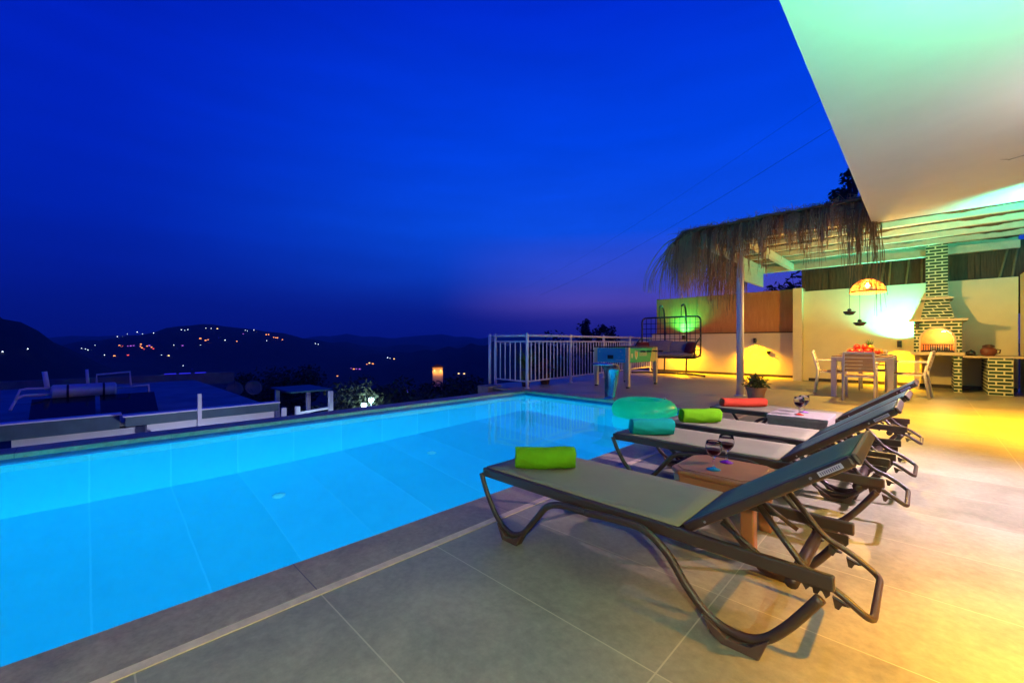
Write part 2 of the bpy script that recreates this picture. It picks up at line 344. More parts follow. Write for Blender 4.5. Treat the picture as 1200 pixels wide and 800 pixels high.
# ------------------------------------------------------------------ lights (each sits in a modelled lamp)
def spot(name, loc, aim, power, col, angle=130, blend=.9, r=.03, parent=None):
    l = bpy.data.lights.new(name, 'SPOT'); l.energy = power; l.color = col; l.spot_size = math.radians(angle); l.spot_blend = blend; l.shadow_soft_size = r
    o = bpy.data.objects.new(name, l); C.objects.link(o); o.location = loc
    o.rotation_euler = Vector(aim).to_track_quat('-Z', 'Y').to_euler()
    if parent: o.parent = parent
    return o
def point(name, loc, power, col, r=.05, parent=None):
    l = bpy.data.lights.new(name, 'POINT'); l.energy = power; l.color = col; l.shadow_soft_size = r
    o = bpy.data.objects.new(name, l); C.objects.link(o); o.location = loc
    if parent: o.parent = parent
    return o
def wall_lamp(loc, nrm_, label, up=None, down=None, uang=140, dang=140, out=.07, tilt=.25, uaim=None, daim=None):
    """cylindrical up/down wall lamp on a wall whose outward normal is nrm_"""
    n = Vector(nrm_)
    e = empty('wall_lamp', loc, label, 'wall lamp', 'up and down wall lamps')
    MB().lathe([(.0, -.075), (.038, -.075), (.04, -.07), (.04, .07), (.038, .075), (.0, .075)], n*out, 18).build('lamp_body', M['blackmetal'], e, smooth=False)
    MB().bar(n*0.002, n*(out-.03), .05, .08).build('wall_bracket', M['blackmetal'], e)
    if up:
        MB().lathe([(0, .079), (.03, .079)], n*out, 16).build('lens', M[up[2]], e, recalc=False)
        spot('up_light', n*out+Vector((0, 0, .1)), uaim or Vector((0, 0, 1))+n*tilt, up[0], up[1], uang, 1., .03, e)
    if down:
        MB().lathe([(0, -.079), (.03, -.079)], n*out, 16).build('lens', M[down[2]], e, recalc=False)
        spot('down_light', n*out+Vector((0, 0, -.1)), daim or Vector((0, 0, -1))+n*tilt, down[0], down[1], dang, 1., .03, e)
    return e

# ================================================================== SETTING
ZW = -.08
# deck sheets and slab bodies
def slab(name, m, boxes, bevel=0.):
    b = MB()
    for a, c in boxes: b.box(a, c)
    return struct(b.build(name, m, bevel=bevel))
slab('deck', M['deck'], [((-1.70, -5.5, -.3), (1.6, 14.1, 0)), ((-1.98, 6.69, -.3), (-1.7005, 14.1, 0)), ((-7.35, 6.69, -.3), (-1.9805, 14.1, 0))])
slab('retaining_base', M['concrete'], [((-1.55, -5.4, -6), (5, 14.0, -.302)), ((-7.25, 6.75, -6), (-1.552, 14.0, -.302)), ((-6.05, -5.4, -6), (-1.56, 6.74, -2.05))])
slab('pool_coping', M['coping'], [((-2.03, -5.5, -.045), (-1.745, 6.37, 0.002)), ((-6.17, -5.5, -.045), (-5.84, 6.36, 0.002)), ((-7.35, 6.36, -.045), (-1.745, 6.688, .002))], bevel=.006)
slab('coping_trim', M['beige'], [((-1.743, -5.5, -.1), (-1.7005, 6.688, .004))])
slab('overflow_trim', M['beige'], [((-6.20, -5.5, -.09), (-6.172, 6.358, -.004))])
# pool shell
struct(MB().box((-6.1, -5.4, -2.04), (-1.75, 6.6, -1.83)).build('pool_floor', M['pooltile']))
struct(MB().box((-2.02, -5.4, -1.83), (-1.76, 6.36, -.17)).box((-6.1, -5.4, -1.83), (-5.85, 6.36, -.17)).build('pool_side_wall', M['poolwall']))
struct(MB().box((-6.1, 6.361, -1.83), (-1.76, 6.62, -.17)).box((-5.849, -5.6, -1.83), (-2.021, -5.0, -.17)).build('pool_end_wall', M['endwall']))
struct(MB().box((-2.022, -5.4, -.17), (-1.76, 6.358, -.046)).box((-6.1, -5.4, -.17), (-5.848, 6.358, -.046)).box((-6.1, 6.359, -.17), (-1.76, 6.62, -.046)).build('waterline_band', M['waterline']))
# outer infinity-edge wall of the pool
struct(MB().box((-6.3, -5.4, -6), (-6.102, 6.7, -.1)).build('pool_outer_wall', M['concrete']))
# water
wm = bpy.data.materials.new('pool_water'); wm.use_nodes = True; nt = wm.node_tree; b = nt.nodes['Principled BSDF']
b.inputs['Base Color'].default_value = (.93, .98, 1, 1); b.inputs['Transmission Weight'].default_value = 1; b.inputs['IOR'].default_value = 1.333; b.inputs['Roughness'].default_value = .05
n1 = nt.nodes.new('ShaderNodeTexNoise'); n1.inputs['Scale'].default_value = 1.2; n1.inputs['Detail'].default_value = 3
t1 = nt.nodes.new('ShaderNodeTexCoord'); nt.links.new(t1.outputs['Object'], n1.inputs[0])
bp = nt.nodes.new('ShaderNodeBump'); bp.inputs['Strength'].default_value = .05; bp.inputs['Distance'].default_value = .08
nt.links.new(n1.outputs[0], bp.inputs['Height']); nt.links.new(bp.outputs[0], b.inputs['Normal'])
struct(MB().quad((-5.849, -5, ZW), (-2.021, -5, ZW), (-2.021, 6.36, ZW), (-5.849, 6.36, ZW)).build('pool_water', wm, recalc=False))
# pool lamps on the near wall and floor inlets
for i, y in enumerate((-3.2, -.9, 1.4, 3.7, 5.7)):
    e = empty('pool_lamp', (-2.021, y, -.75), 'round underwater lamp set in the near wall of the pool', 'pool lamp', 'underwater lamps along the near pool wall')
    MB().lathe([(0, 0), (.11, 0), (.13, .012), (.13, 0)], (0, 0, 0), 20).build('trim_ring', M['white_metal'], e).rotation_euler = (0, -PI/2, 0)
    o = MB().lathe([(0, .014), (.105, .014)], (0, 0, 0), 20).build('lens', M['gpool'], e, recalc=False); o.rotation_euler = (0, -PI/2, 0)
    l = bpy.data.lights.new('pool_light', 'AREA'); l.shape = 'DISK'; l.size = .3; l.energy = 310; l.color = (.02, .76, 1.0); l.spread = PI
    lo = bpy.data.objects.new('pool_light', l); C.objects.link(lo); lo.parent = e; lo.location = (-.05, 0, 0); lo.rotation_euler = Vector((-1, 0, -.12)).to_track_quat('-Z', 'Y').to_euler()
for y in (1.46, 3.43):
    e = tag(MB().lathe([(0, .016), (.035, .018), (.055, .010), (.062, .001)], (-4.95, y, -1.829), 20).build('floor_inlet', M['white_metal'], smooth=True),
            'round white inlet on the pool floor, the one nearer the railing corner' if y > 2 else 'round white inlet on the pool floor, the one farther from the railing', 'pool inlet', 'white inlets on the pool floor')

# ------------------------------------------------------------------ walls
YD, YL = 13.2, 13.9
def wall_thing(name, label, boxes, cat='wall'):
    b = MB()
    for a, c in boxes: b.box(a, c)
    e = empty(name, (0, 0, 0), label, cat)
    b.build('wall_body', M['plaster'], e)
    return e
w1 = wall_thing('garden_wall', 'long white plaster wall behind the dining table and barbecue', [((-2.22, YD, 0), (1.4, YD+.2, 2.33))])
MB().box((-2.10, YD-.012, .0), (1.39, YD-.002, .075)).build('baseboard', M['baseboard'], w1)
MB().box((-2.42, YD-.16, 0), (-2.222, YL+.2, 2.42)).build('pilaster', M['plaster'], w1)
w2 = wall_thing('garden_wall', 'low white plaster wall under the plywood screen behind the swing seat', [((-6.75, YL, 0), (-2.421, YL+.2, 1.27))])
MB().box((-6.74, YL-.012, 0), (-2.43, YL-.002, .07)).build('baseboard', M['baseboard'], w2)
MB().box((-6.77, YL-.02, 1.271), (-2.425, YL+.22, 1.30)).build('wall_cap', M['darkwood'], w2)
scr = empty('wood_screen', (-6.6, YL+.05, 1.3), 'orange brown plywood privacy screen standing on the low white wall', 'privacy screen')
for i, (x0, x1) in enumerate(((0, 1.37), (1.376, 2.77), (2.776, 4.17))):
    MB().box((x0, 0, .003), (x1, .025, 1.18+.006*i)).build('board_panel', M['plywood'], scr, bevel=.003)
for x in (.02, 1.37, 2.77, 4.13): MB().box((x-.03, .027, -.0), (x+.03, .09, 1.2)).build('post', M['darkwood'], scr)
# dark reed fence behind the dining wall
rf = empty('reed_fence', (-2.3, YD+.28, 0), 'dark weathered reed and bamboo fence showing above the white dining wall', 'reed fence')
b = MB(); x = 0
while x < 4.2:
    w = random.uniform(.05, .16)
    b.box((x, random.uniform(0, .03), 1.6), (x+w-.006, random.uniform(.035, .06), 3.12+random.uniform(-.06, .03)))
    x += w+ (random.random() < .18)*random.uniform(.03, .09)
b.build('reed_panel', M['darkwood'], rf)
MB().box((0, .065, 1.6), (4.2, .09, 2.95)).build('backing_board', M['darkwood'], rf)
M['bamboo'] = mat('bamboo', (.28, .2, .09), .6, var=.2)
for x in (1.22, 1.55, 1.72, 2.0, 2.3, 2.62, 3.4, 3.6):
    MB().tube([(x, -.03, 2.0), (x+random.uniform(-.02, .2), -.03, 3.0)], .022, 6).build('bamboo_cane', M['bamboo'], rf, smooth=True)
# plants poking over
hw = empty('house', (0, 0, 0), 'white house whose overhanging flat eave covers the terrace', 'house')
MB().box((1.42, -5.5, 0), (1.62, 8.36, 2.78)).build('wall', M['plaster'], hw)
MB().box((1.42, 8.362, 0), (1.62, 13.18, 2.36)).build('garden_side_wall', M['plaster'], hw)
b = MB().box((-.535, -5.5, 2.80), (5, 8.34, 3.05))
ce = b.build('eave', M['ceiling'], hw)
MB().box((-.56, -5.5, 3.052), (5, 8.365, 3.10)).build('eave_edging', M['concrete'], hw)
# faint scuffs / flaking paint on the ceiling
M['flake'] = mat('paint_flake', (.45, .44, .43), .9)
for x, y in ((.62, 4.0), (.75, 5.0), (.83, 5.9), (.55, 6.3)):
    b = MB()
    pts = [(x+.02*math.sin(k*1.7)+k*.035, y+.05*math.sin(k*.9)+k*.012, 2.7975) for k in range(7)]
    b.tube(pts, [.001, .004, .006, .004, .006, .003, .001], 4); b.build('paint_crack', M['flake'], hw)
MB().box((1.395, 3.2, .02), (1.419, 5.9, 2.25)).build('sliding_door_frame', M['white_metal'], hw)
MB().box((1.385, 3.27, .08), (1.394, 4.52, 2.19)).box((1.385, 4.58, .08), (1.394, 5.84, 2.19)).build('door_pane', M['panel'], hw)

# ------------------------------------------------------------------ wall lamps
GREEN = (.14, 1, .50); TEALG = (.06, 1, .62); YEL = (1, .41, .0); PINK = (1, .72, .80)
wall_lamp((1.418, 1.9, 1.8), (-1, 0, 0), 'black green and amber up-down lamp on the house wall beside the nearest lounger', (1500, GREEN, 'ggreen'), (1750, YEL, 'gwarm'), 152, 102, tilt=.08, uaim=(-.1, .15, 1))
e = empty('globe_lamp', (1.38, 4.55, 2.2), 'round frosted globe wall lamp above the sliding door of the house', 'wall lamp')
MB().lathe([(0, -.075), (.05, -.055), (.075, 0), (.05, .055), (0, .075)], (-.11, 0, 0), 18).build('globe', M['gpink'], e, smooth=True)
MB().tube([(.035, 0, 0), (-.03, 0, 0)], .03, 12).build('wall_bracket', M['white_metal'], e)
point('globe_light', (-.24, 0, 0), 20, PINK, .08, e)
spot('down_light', (-.22, 0, -.05), (-.62, -.22, -1), 950, (1, .69, .98), 84, 1., .05, e)
wall_lamp((1.418, -1.7, 2.1), (-1, 0, 0), 'black up and down fill lamp added unseen on the house wall behind the viewpoint', (1200, GREEN, 'ggreen'), (780, (1, .90, .55), 'gwarm'), 130, 106, daim=(-.35, .45, -1), uaim=(-.2, .1, 1))  # unseen fixture added to fill the near deck and coping with light
wall_lamp((1.418, 7.6, 2.1), (-1, 0, 0), 'black green and amber up-down lamp at the far end of the house wall', (900, TEALG, 'ggreen'), (2300, YEL, 'gwarm'), 146, 120, tilt=.04, uaim=(.15, .8, 1))
wall_lamp((-.36, YD, .96), (0, -1, 0), 'up and down lamp glowing turquoise and yellow on the dining wall beside the brick barbecue', (560, TEALG, 'ggreen'), (420, YEL, 'gwarm'), 165, 150, out=.17, tilt=.05)
wall_lamp((-5.6, YL, 1.16), (0, -1, 0), 'up and down lamp glowing green and amber on the low wall behind the swing seat', (230, (.03, 1, .35), 'ggreen'), (800, YEL, 'gwarm'), 150, 150, out=.13, tilt=.05)
wall_lamp((-3.5, YL, 1.05), (0, -1, 0), 'black lamp shining only amber downwards on the low wall right of the white pergola post', None, (800, YEL, 'gwarm'), 140, 150, out=.12, tilt=.08)
tag(MB().box((-3.22, YL-.03, .66), (-3.13, YL-.002, .75)).lathe([(0, -.0), (.02, 0), (.02, .01), (0, .01)], (-3.175, YL-.035, .7), 10).build('wall_socket', M['blackmetal'], bevel=.004), 'small black outdoor socket on the low white wall beside the amber lamp', 'socket')

# ------------------------------------------------------------------ railing
rl = empty('railing', (-6.12, 6.72, 0), 'white metal balustrade of thin bars round the far pool corner', 'railing')
def rail_run(a, b, nb, posts):
    a, b = Vector(a), Vector(b); d = b-a; L_ = d.length; u = d/L_
    for z, r in ((1.15, .028), (1.02, .018), (.15, .018)):
        MB().tube([a+Vector((0, 0, z)), b+Vector((0, 0, z))], r, 10).build('rail', M['white_metal'], rl, smooth=True)
    for t in posts:
        p = a+d*t; q = MB().tube([p+Vector((0, 0, .001)), p+Vector((0, 0, 1.19))], .034, 12)
        q.lathe([(.0, 1.2), (.03, 1.198), (.036, 1.188)], p, 12).lathe([(.06, .002), (.06, .012), (.034, .014)], p, 12)
        q.build('post', M['white_metal'], rl, smooth=False)
    m = MB()
    for k in range(1, nb):
        if any(abs(k/nb-t) < .35/nb for t in posts): continue
        p = a+d*(k/nb); m.tube([p+Vector((0, 0, .155)), p+Vector((0, 0, 1.015))], .0135, 6, cap=False)
    o = m.build('bar', M['white_metal'], rl, smooth=True); o['kind'] = 'stuff'
rail_run((0, 0, 0), (-.62, 7.12, 0), 48, (0, .25, .5, .75, .985))
rail_run((-.04, 0, 0), (-1.0, 0.0, 0), 6, (1.0,))
pl = empty('gate_post', (-6.98, 6.42, 0), 'lone white post on a grey concrete plinth at the outer pool corner', 'post')
MB().box((-.2, -.2, -.35), (.16, .2, .03)).build('plinth', M['concrete'], pl, bevel=.01)
MB().tube([(-.12, .1, .03), (-.12, .1, 1.19)], .034, 12).build('post', M['white_metal'], pl, smooth=True)

# ------------------------------------------------------------------ pergola
pg = empty('pergola', (-2.43, 8.6, 0), 'white timber pergola roofed with dry reed matting and a shaggy hanging fringe', 'pergola')
PX0, PX1, PY0, PY1 = -3.1, 1.4, 8.55, 13.15
def W2(p): return Vector(p)-Vector((-2.43, 8.6, 0))
def pbox(name, a, c, m, bev=.004): return MB().box(W2(a), W2(c)).build(name, m, pg, bevel=bev)
MB().tube([(0, 0, 0), (0, 0, 2.888)], .062, 16).build('post', M['white_metal'], pg, smooth=True)
MB().lathe([(.1, .001), (.1, .012), (.062, .016)], (0, 0, 0), 16).build('base_plate', M['white_metal'], pg)
for x in (PX0, -2.43): pbox('beam', (x-.05, PY0+.061, 2.89), (x+.05, PY1-.201, 3.046), M['cream_wood'])
pbox('wall_plate', (PX0-.1, PY1-.20, 2.88), (PX1, PY1-.08, 3.046), M['cream_wood']); pbox('front_beam', (PX0-.1, PY0-.06, 2.89), (PX1, PY0+.06, 3.046), M['cream_wood'])
y = PY0
while y < PY1+.3:
    pbox('rafter', (PX0-.25, y-.045, 3.048), (PX1, y+.045, 3.155), M['cream_wood']); y += .78
pbox('bracket', (PX0-.03, 11.2, 2.5), (PX0+.03, PY1-.25, 2.888), M['cream_wood'])
# roof mat
b = MB(); nx, ny = 60, 40; g = []
for i in range(nx+1):
    row = []
    for j in range(ny+1):
        x = -3.55+(PX1+3.55)*i/nx; y = PY0-.35+(PY1+.4-PY0+.35)*j/ny
        z = 3.19+.03*math.sin(x*5+y*3)*math.cos(y*4)+random.uniform(-.012, .012)-(.22*max(0, (-3.15-x)/.4)**2)
        row.append(b.bm.verts.new(W2((x, y, z))))
    g.append(row)
for i in range(nx):
    for j in range(ny): b.bm.faces.new((g[i][j], g[i+1][j], g[i+1][j+1], g[i][j+1]))
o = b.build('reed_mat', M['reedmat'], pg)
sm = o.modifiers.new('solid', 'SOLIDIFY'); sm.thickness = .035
# fringe: many loose strands
def strands(name, items, m, r0=.0055):
    b = MB()
    for pts, r in items:
        b.tube([W2(p) for p in pts], [r*(1-.6*k/(len(pts)-1)) for k in range(len(pts))], 3, cap=False)
    o = b.build(name, m, pg, recalc=False); o['kind'] = 'stuff'; return o
def strand(x, y, z, ln, dirv, out):
    """starts on the roof edge, arches out along dirv and hangs ln metres"""
    dirv = Vector(dirv); pts = [Vector((x, y, z))-dirv*random.uniform(.1, .5)+Vector((0, 0, .05))]
    jx, jy = random.gauss(0, .03), random.gauss(0, .03)
    for k in range(1, 7):
        t = k/6
        pts.append(Vector((x, y, z))+dirv*out*(1-(1-t)**2.2)+Vector((jx*t*ln*1.2+.012*math.sin(t*9+jx*99), jy*t*ln*1.2, -ln*t**1.25)))
    return pts
its = [[], []]
def tuft(x, y, z, ln, dirv, out, n, spread):
    """a clump of strands hanging together from the roof edge"""
    k = random.random() < .45
    for _ in range(n):
        l = ln*random.uniform(.5, 1.1)
        its[k].append((strand(x+random.gauss(0, spread) if dirv[0] > -.8 else x+random.uniform(-.06, .06), y+(random.gauss(0, spread) if dirv[0] < -.8 else random.uniform(-.05, .08)), z+random.uniform(-.04, .04), l, dirv, out*random.uniform(.6, 1.3)), random.uniform(.005, .0115)))
x = -3.45
while x < -.5:
    if x < -2.35: n, ln = random.randint(9, 16), random.uniform(.75, 1.35)
    elif x > -.82: n, ln = random.randint(12, 18), random.uniform(.7, 1.7)
    else: n, ln = random.choice((8, 11, 15, 20)), random.choice((.4, .5, .58, .62, .66, .7, .95))
    tuft(x, 8.32, 3.19, ln, (random.gauss(0, .12), -1, 0), random.uniform(.04, .16), n, .022)
    if x > -.82: tuft(x, 8.40, 3.19, ln*.8, (.2, -1, 0), .05, 8, .03)
    x += random.uniform(.018, .05)
y = 8.3
while y < 13.3:
    tuft(-3.5, y, 3.10, random.uniform(.6, 1.35), (-1, random.gauss(0, .2), 0), random.uniform(.08, .36), random.randint(5, 11), .03)
    y += random.uniform(.03, .075)
strands('fringe', its[0], M['reed']); strands('fringe', its[1], M['reeddark'])
its = []
for k in range(14):         # a few long stray fronds at the left corner
    a = random.uniform(.6, 1.1); y = random.uniform(8.2, 9.2)
    p = [Vector((-3.4, y, 3.16)), Vector((-3.75, y-.05, 3.08)), Vector((-3.75-.35*a, y-.1, 2.8)), Vector((-3.78-.55*a, y-.12, 2.45)), Vector((-3.8-.6*a, y-.1, 2.1))]
    its.append((curve_pts(p, 4), .009))
strands('stray_frond', its, M['reed'])
b = MB()
for k in range(5):
    z = 3.06-.105*k
    b.tube([W2((-2.4+i*.09, 8.26+.012*math.sin(i*1.3+k), z+.006*math.sin(i*2.1+k)-.004*i*.2)) for i in range(21)], .004, 4)
b.build('binding_thread', M['thread'], pg)
# tufts along the roof ridge
its = []
for _ in range(420):
    x = random.uniform(-3.5, -.5); y = 8.3+random.uniform(-.05, .3); 
    p = Vector((x, y, 3.19)); d = Vector((random.gauss(0, .12), random.gauss(-.05, .12), random.uniform(.0, .09)))
    its.append(([p, p+d*.6+Vector((0, 0, .02)), p+d], .005))
strands('roof_tuft', its, M['reed'])

# coconut ornaments hanging from the fringe
for (px, py, d, lab) in ((995.5, 365.5, 6.9, 'carved brown coconut shell hanging on a string, the higher of the pair under the fringe'), (1007.5, 378, 6.7, 'carved brown coconut shell hanging on a string, the lower of the pair under the fringe')):
    p = at(px, py, d); e = empty('coconut_ornament', p, lab, 'hanging ornament', 'coconut shells hanging from the pergola')
    MB().lathe([(0, -.055), (.05, -.045), (.085, -.005), (.08, 0.008), (.045, .012), (0, .01)], (0, 0, 0), 18).build('shell', M['coconut'], e, smooth=True)
    MB().lathe([(0, .013), (.03, .02), (.022, .05), (0, .06)], (0, 0, 0), 12).build('carved_bird', M['coconut'], e, smooth=True)
    MB().tube([(0, 0, .05), (0, 0, 3.1-p.z)], .0025, 5).build('string', M['thread'], e)

# pendant lamp
pp = Vector((-.69, 9.8, 0))
e = empty('pendant_lamp', (pp.x, pp.y, 1.90), 'glowing orange woven rattan dome lamp hanging over the dining table', 'pendant lamp')
prof = [(.345, 0), (.342, .04), (.325, .10), (.285, .17), (.225, .235), (.15, .285), (.075, .315)]
b = MB()
for r, z in prof: b.tube([(r*math.cos(2*PI*k/36), r*math.sin(2*PI*k/36), z) for k in range(36)], .009 if z else .014, 5, closed=True)
for q in range(1, len(prof)):
    (r0, z0), (r1, z1) = prof[q-1], prof[q]; r, z = (r0+r1)/2, (z0+z1)/2
    b.tube([(r*math.cos(2*PI*k/36), r*math.sin(2*PI*k/36), z) for k in range(36)], .005, 4, closed=True)
for k in range(44):
    a = 2*PI*k/44
    b.tube([(r*math.cos(a+.25*z*(-1)**k), r*math.sin(a+.25*z*(-1)**k), z) for r, z in prof], .0055, 4)
b.build('shade', M['rattan'], e, smooth=True)
MB().lathe([(0, .10), (.04, .12), (.05, .155), (.035, .19), (.02, .22), (0, .22)], (0, 0, 0), 14).build('bulb', M['gbulb'], e, smooth=True)
MB().tube([(0, 0, .22), (0, 0, 1.60)], .006, 6).build('cord', M['thread'], e); e.scale = (.73, .73, .73)
MB().lathe([(0, .22), (.022, .22), (.022, .3), (.07, .318), (0, .33)], (0, 0, 0), 14).build('lamp_holder', M['blackmetal'], e)
point('pendant_light', (0, 0, -.07), 300, (1, .54, .09), .045, e)

# ================================================================== BARBECUE
bq = empty('brick_barbecue', (.231, 12.2, 0), 'tall brick barbecue fireplace with arched fire opening, stepped hood and chimney', 'barbecue')
YB = 12.2
# local coords: x in -.346 .. .346, y 0 (face) .. 1.0 (wall)
hwid = .346
arc = [(-.245, .80)]+[(.245*-math.cos(PI*k/16), .80+.24+.245*math.sin(PI*k/16)) for k in range(17)]+[(.245, .80)]
outer = [(-hwid, .80), (-hwid, 1.43), (hwid, 1.43), (hwid, .80)]
poly = outer+arc[::-1]
MB().prism([(x, 0, z) for x, z in poly], (0, .55, 0)).build('oven_front', M['brick'], bq)
MB().box((-hwid, .552, .80), (hwid, .99, 1.43)).build('oven_back', M['firebrick'], bq)
b = MB()
ins = [(.243*-math.cos(PI*k/16), 1.04+.243*math.sin(PI*k/16)) for k in range(17)]
ins = [(-.243, .802)]+ins+[(.243, .802)]
for (x0, z0), (x1, z1) in zip(ins, ins[1:]): b.quad((x0, .03, z0), (x1, .03, z1), (x1, .548, z1), (x0, .548, z0))
b.build('arch_lining', M['firebrick'], bq, recalc=False)
b = MB(); o_ = [(.272*-math.cos(PI*k/16), 1.04+.272*math.sin(PI*k/16)) for k in range(17)]; i_ = [(.244*-math.cos(PI*k/16), 1.04+.244*math.sin(PI*k/16)) for k in range(17)]
b.prism([(x, -.012, z) for x, z in [(-.272, .802)]+o_+[(.272, .802), (.244, .802)]+i_[::-1]+[(-.244, .802)]], (0, .01, 0)).build('arch_trim', M['creamstone'], bq)
MB().box((-.40, -.06, .735), (.38, .99, .798)).build('hearth_slab', M['creamstone'], bq, bevel=.006)
MB().box((.235, -.0, 0), (.346, .95, .733)).build('brick_leg', M['brick'], bq)
MB().box((-.346, .35, 0), (-.26, .95, .733)).build('back_leg', M['plaster'], bq)
MB().box((-.43, -.08, 1.432), (.43, .99, 1.48)).build('mantel_ledge', M['creamstone'], bq, bevel=.006)
b = MB(); A = [(-.25, .12, 1.482), (.25, .12, 1.482), (.25, .99, 1.482), (-.25, .99, 1.482)]; B = [(-.175, .40, 1.90), (.175, .40, 1.90), (.175, .99, 1.90), (-.175, .99, 1.90)]
va = [b.bm.verts.new(p) for p in A]; vb = [b.bm.verts.new(p) for p in B]
b.bm.faces.new(va[::-1]); b.bm.faces.new(vb)
for i in range(4): b.bm.faces.new((va[i], va[(i+1)%4], vb[(i+1)%4], vb[i]))
b.build('hood', M['brick'], bq)
MB().box((-.245, .33, 1.902), (.245, .99, 1.95)).build('hood_ledge', M['creamstone'], bq, bevel=.006)
MB().box((-.165, .42, 1.952), (.165, .75, 3.3)).build('chimney', M['brick'], bq)
MB().box((-.242, .02, .80), (.242, .5, .82)).build('ash_bed', M['ash'], bq)
b = MB()
for k in range(13): b.box((-.2+.034*k-.008, .045, .83), (-.2+.034*k+.008, .06, .95))
b.box((-.23, .04, .945), (.23, .065, .965)).box((-.23, .04, .82), (.23, .065, .84)).build('fire_grate', M['blackmetal'], bq)
b = MB()
for k in range(6): b.lathe([(0, 0), (.022, .0), (.024, .05), (.012, .075), (0, .08)], (-.09+.05*k, .09, .84), 10)
b.build('skewer_holder', M['china'], bq, smooth=True)
MB().lathe([(0, 0), (.03, 0), (.03, .01), (0, .012)], (.1, .42, 1.22), 12).build('oven_lamp', M['gbulb'], bq)
point('oven_light', (.08, .30, 1.17), 22, (1, .60, .22), .04, bq)
# counter + brick cabinet
ct = empty('brick_counter', (1.0, 11.95, 0), 'thin counter running from the barbecue onto a brick base by the house wall', 'counter')
MB().box((-.412, .02, .70), (.372, 1.24, .733)).build('counter_top', M['creamstone'], ct, bevel=.004)
MB().box((-.10, .0, 0), (.21, 1.2, .698)).build('brick_base', M['brick'], ct)
lan = empty('lantern', (.231-.29, YB-.05, 1.30), 'small black lantern hooked on the brick face left of the arch', 'lantern')
MB().box((-.025, -.03, 0), (.025, .02, .09)).build('body', M['blackmetal'], lan, bevel=.006)
MB().lathe([(.04, .09), (.02, .12), (0, .13)], (0, -.005, 0), 8).build('cap', M['blackmetal'], lan)
MB().tube([(0, 0, .12), (0, -.02, .15), (0, .047, .15)], .004, 5).build('hook', M['blackmetal'], lan)
jr = empty('clay_jar', (.93, 12.25, .734), 'large dark red clay pot with a lid on the barbecue counter', 'jar')
MB().lathe([(0, 0), (.075, 0), (.11, .06), (.11, .12), (.07, .165), (.06, .17), (0, .17)], (0, 0, 0), 20).build('body', mat('red_clay', (.16, .045, .025), .5, var=.2), jr, smooth=True)
MB().lathe([(.085, .17), (.08, .2), (.03, .225), (0, .23)], (0, 0, 0), 20).build('lid', M['darkpot'], jr, smooth=True)
MB().tube([(.1, 0, .13), (.15, 0, .12), (.14, 0, .06), (.105, 0, .05)], .012, 6).build('handle', M['darkpot'], jr, smooth=True)
jr = empty('clay_jar', (.70, 12.3, .734), 'small black pot on the counter between the barbecue and the red clay pot', 'jar')
MB().lathe([(0, 0), (.05, 0), (.068, .03), (.066, .075), (.05, .09), (0, .09)], (0, 0, 0), 18).build('body', M['blackmetal'], jr, smooth=True)
MB().lathe([(.055, .09), (.02, .105), (.012, .12), (0, .125)], (0, 0, 0), 14).build('lid', M['blackmetal'], jr, smooth=True)

# ================================================================== DINING SET
tb = empty('dining_table', (-.77, 10.45, 0), 'white dining table with thick square legs and brown top under the rattan lamp', 'dining table')
hx, hy = .43, .78
MB().box((-hx, -hy, .675), (hx, hy, .735)).build('table_frame', M['white_metal'], tb, bevel=.004)
MB().box((-hx+.01, -hy+.01, .737), (hx-.01, hy-.01, .755)).build('table_top', M['tabletop'], tb, bevel=.003)
for sx in (-1, 1):
    for sy in (-1, 1): MB().box((sx*hx-.04-sx*.04, sy*hy-.04-sy*.04, 0), (sx*hx+.04-sx*.04, sy*hy+.04-sy*.04, .673)).build('leg', M['white_metal'], tb, bevel=.004)
def make_chair():
    # seat faces +Y, back at -Y
    t = empty('dining_chair', (0, 0, 0), 'white slatted dining chair with its back to the loungers', 'chair', 'white chairs round the dining table')
    w, dp = .205, .21
    for sx in (-1, 1):
        MB().tube(arc_corner([(sx*w, -dp-.06, 0), (sx*w, -dp, .43), (sx*(w-.01), -dp-.09, .82)], .06), .016, 8, sq=(1.3, 1)).build('leg', M['white_metal'], t, smooth=True)
        MB().tube([(sx*w, dp+.02, 0), (sx*w, dp, .64)], .016, 8).build('leg', M['white_metal'], t, smooth=True)
        MB().box((sx*w-.025, -dp-.03, .632), (sx*w+.025, dp+.03, .655)).build('armrest', M['white_metal'], t, bevel=.005)
    MB().box((-w, -dp, .40), (w, dp, .425)).build('seat_frame', M['white_metal'], t, bevel=.004)
    b = MB()
    for k in range(6): b.box((-w+.01, -dp+.01+k*.068, .427), (w-.01, -dp+.01+k*.068+.058, .443))
    b.build('seat', M['woodslat'], t, bevel=.003)
    b = MB()
    for k in range(5):
        z = .50+k*.062; y = -dp-.09*(z-.43)/.39
        b.box((-w+.016, y-.009, z), (w-.016, y+.009, z+.052))
    b.build('backrest', M['woodslat'], t, bevel=.003)
    MB().box((-w, -dp-.105, .805), (w, -dp-.075, .84)).build('top_rail', M['white_metal'], t, bevel=.005)
    return t
ch = make_chair(); ch.location = (-.76, 9.42, 0)
c2 = copy_tree(ch); c2.location = (-1.28, 10.42, 0); c2.rotation_euler = (0, 0, -PI/2+.1); c2['label'] = 'white slatted dining chair drawn up to the pool side of the dining table'
c3 = copy_tree(ch); c3.location = (-.15, 10.6, 0); c3.rotation_euler = (0, 0, PI/2-.1); c3['label'] = 'white slatted dining chair on the barbecue side of the dining table'
c4 = copy_tree(ch); c4.location = (-.72, 11.55, 0); c4.rotation_euler = (0, 0, PI); c4['label'] = 'white slatted dining chair at the wall end of the dining table'
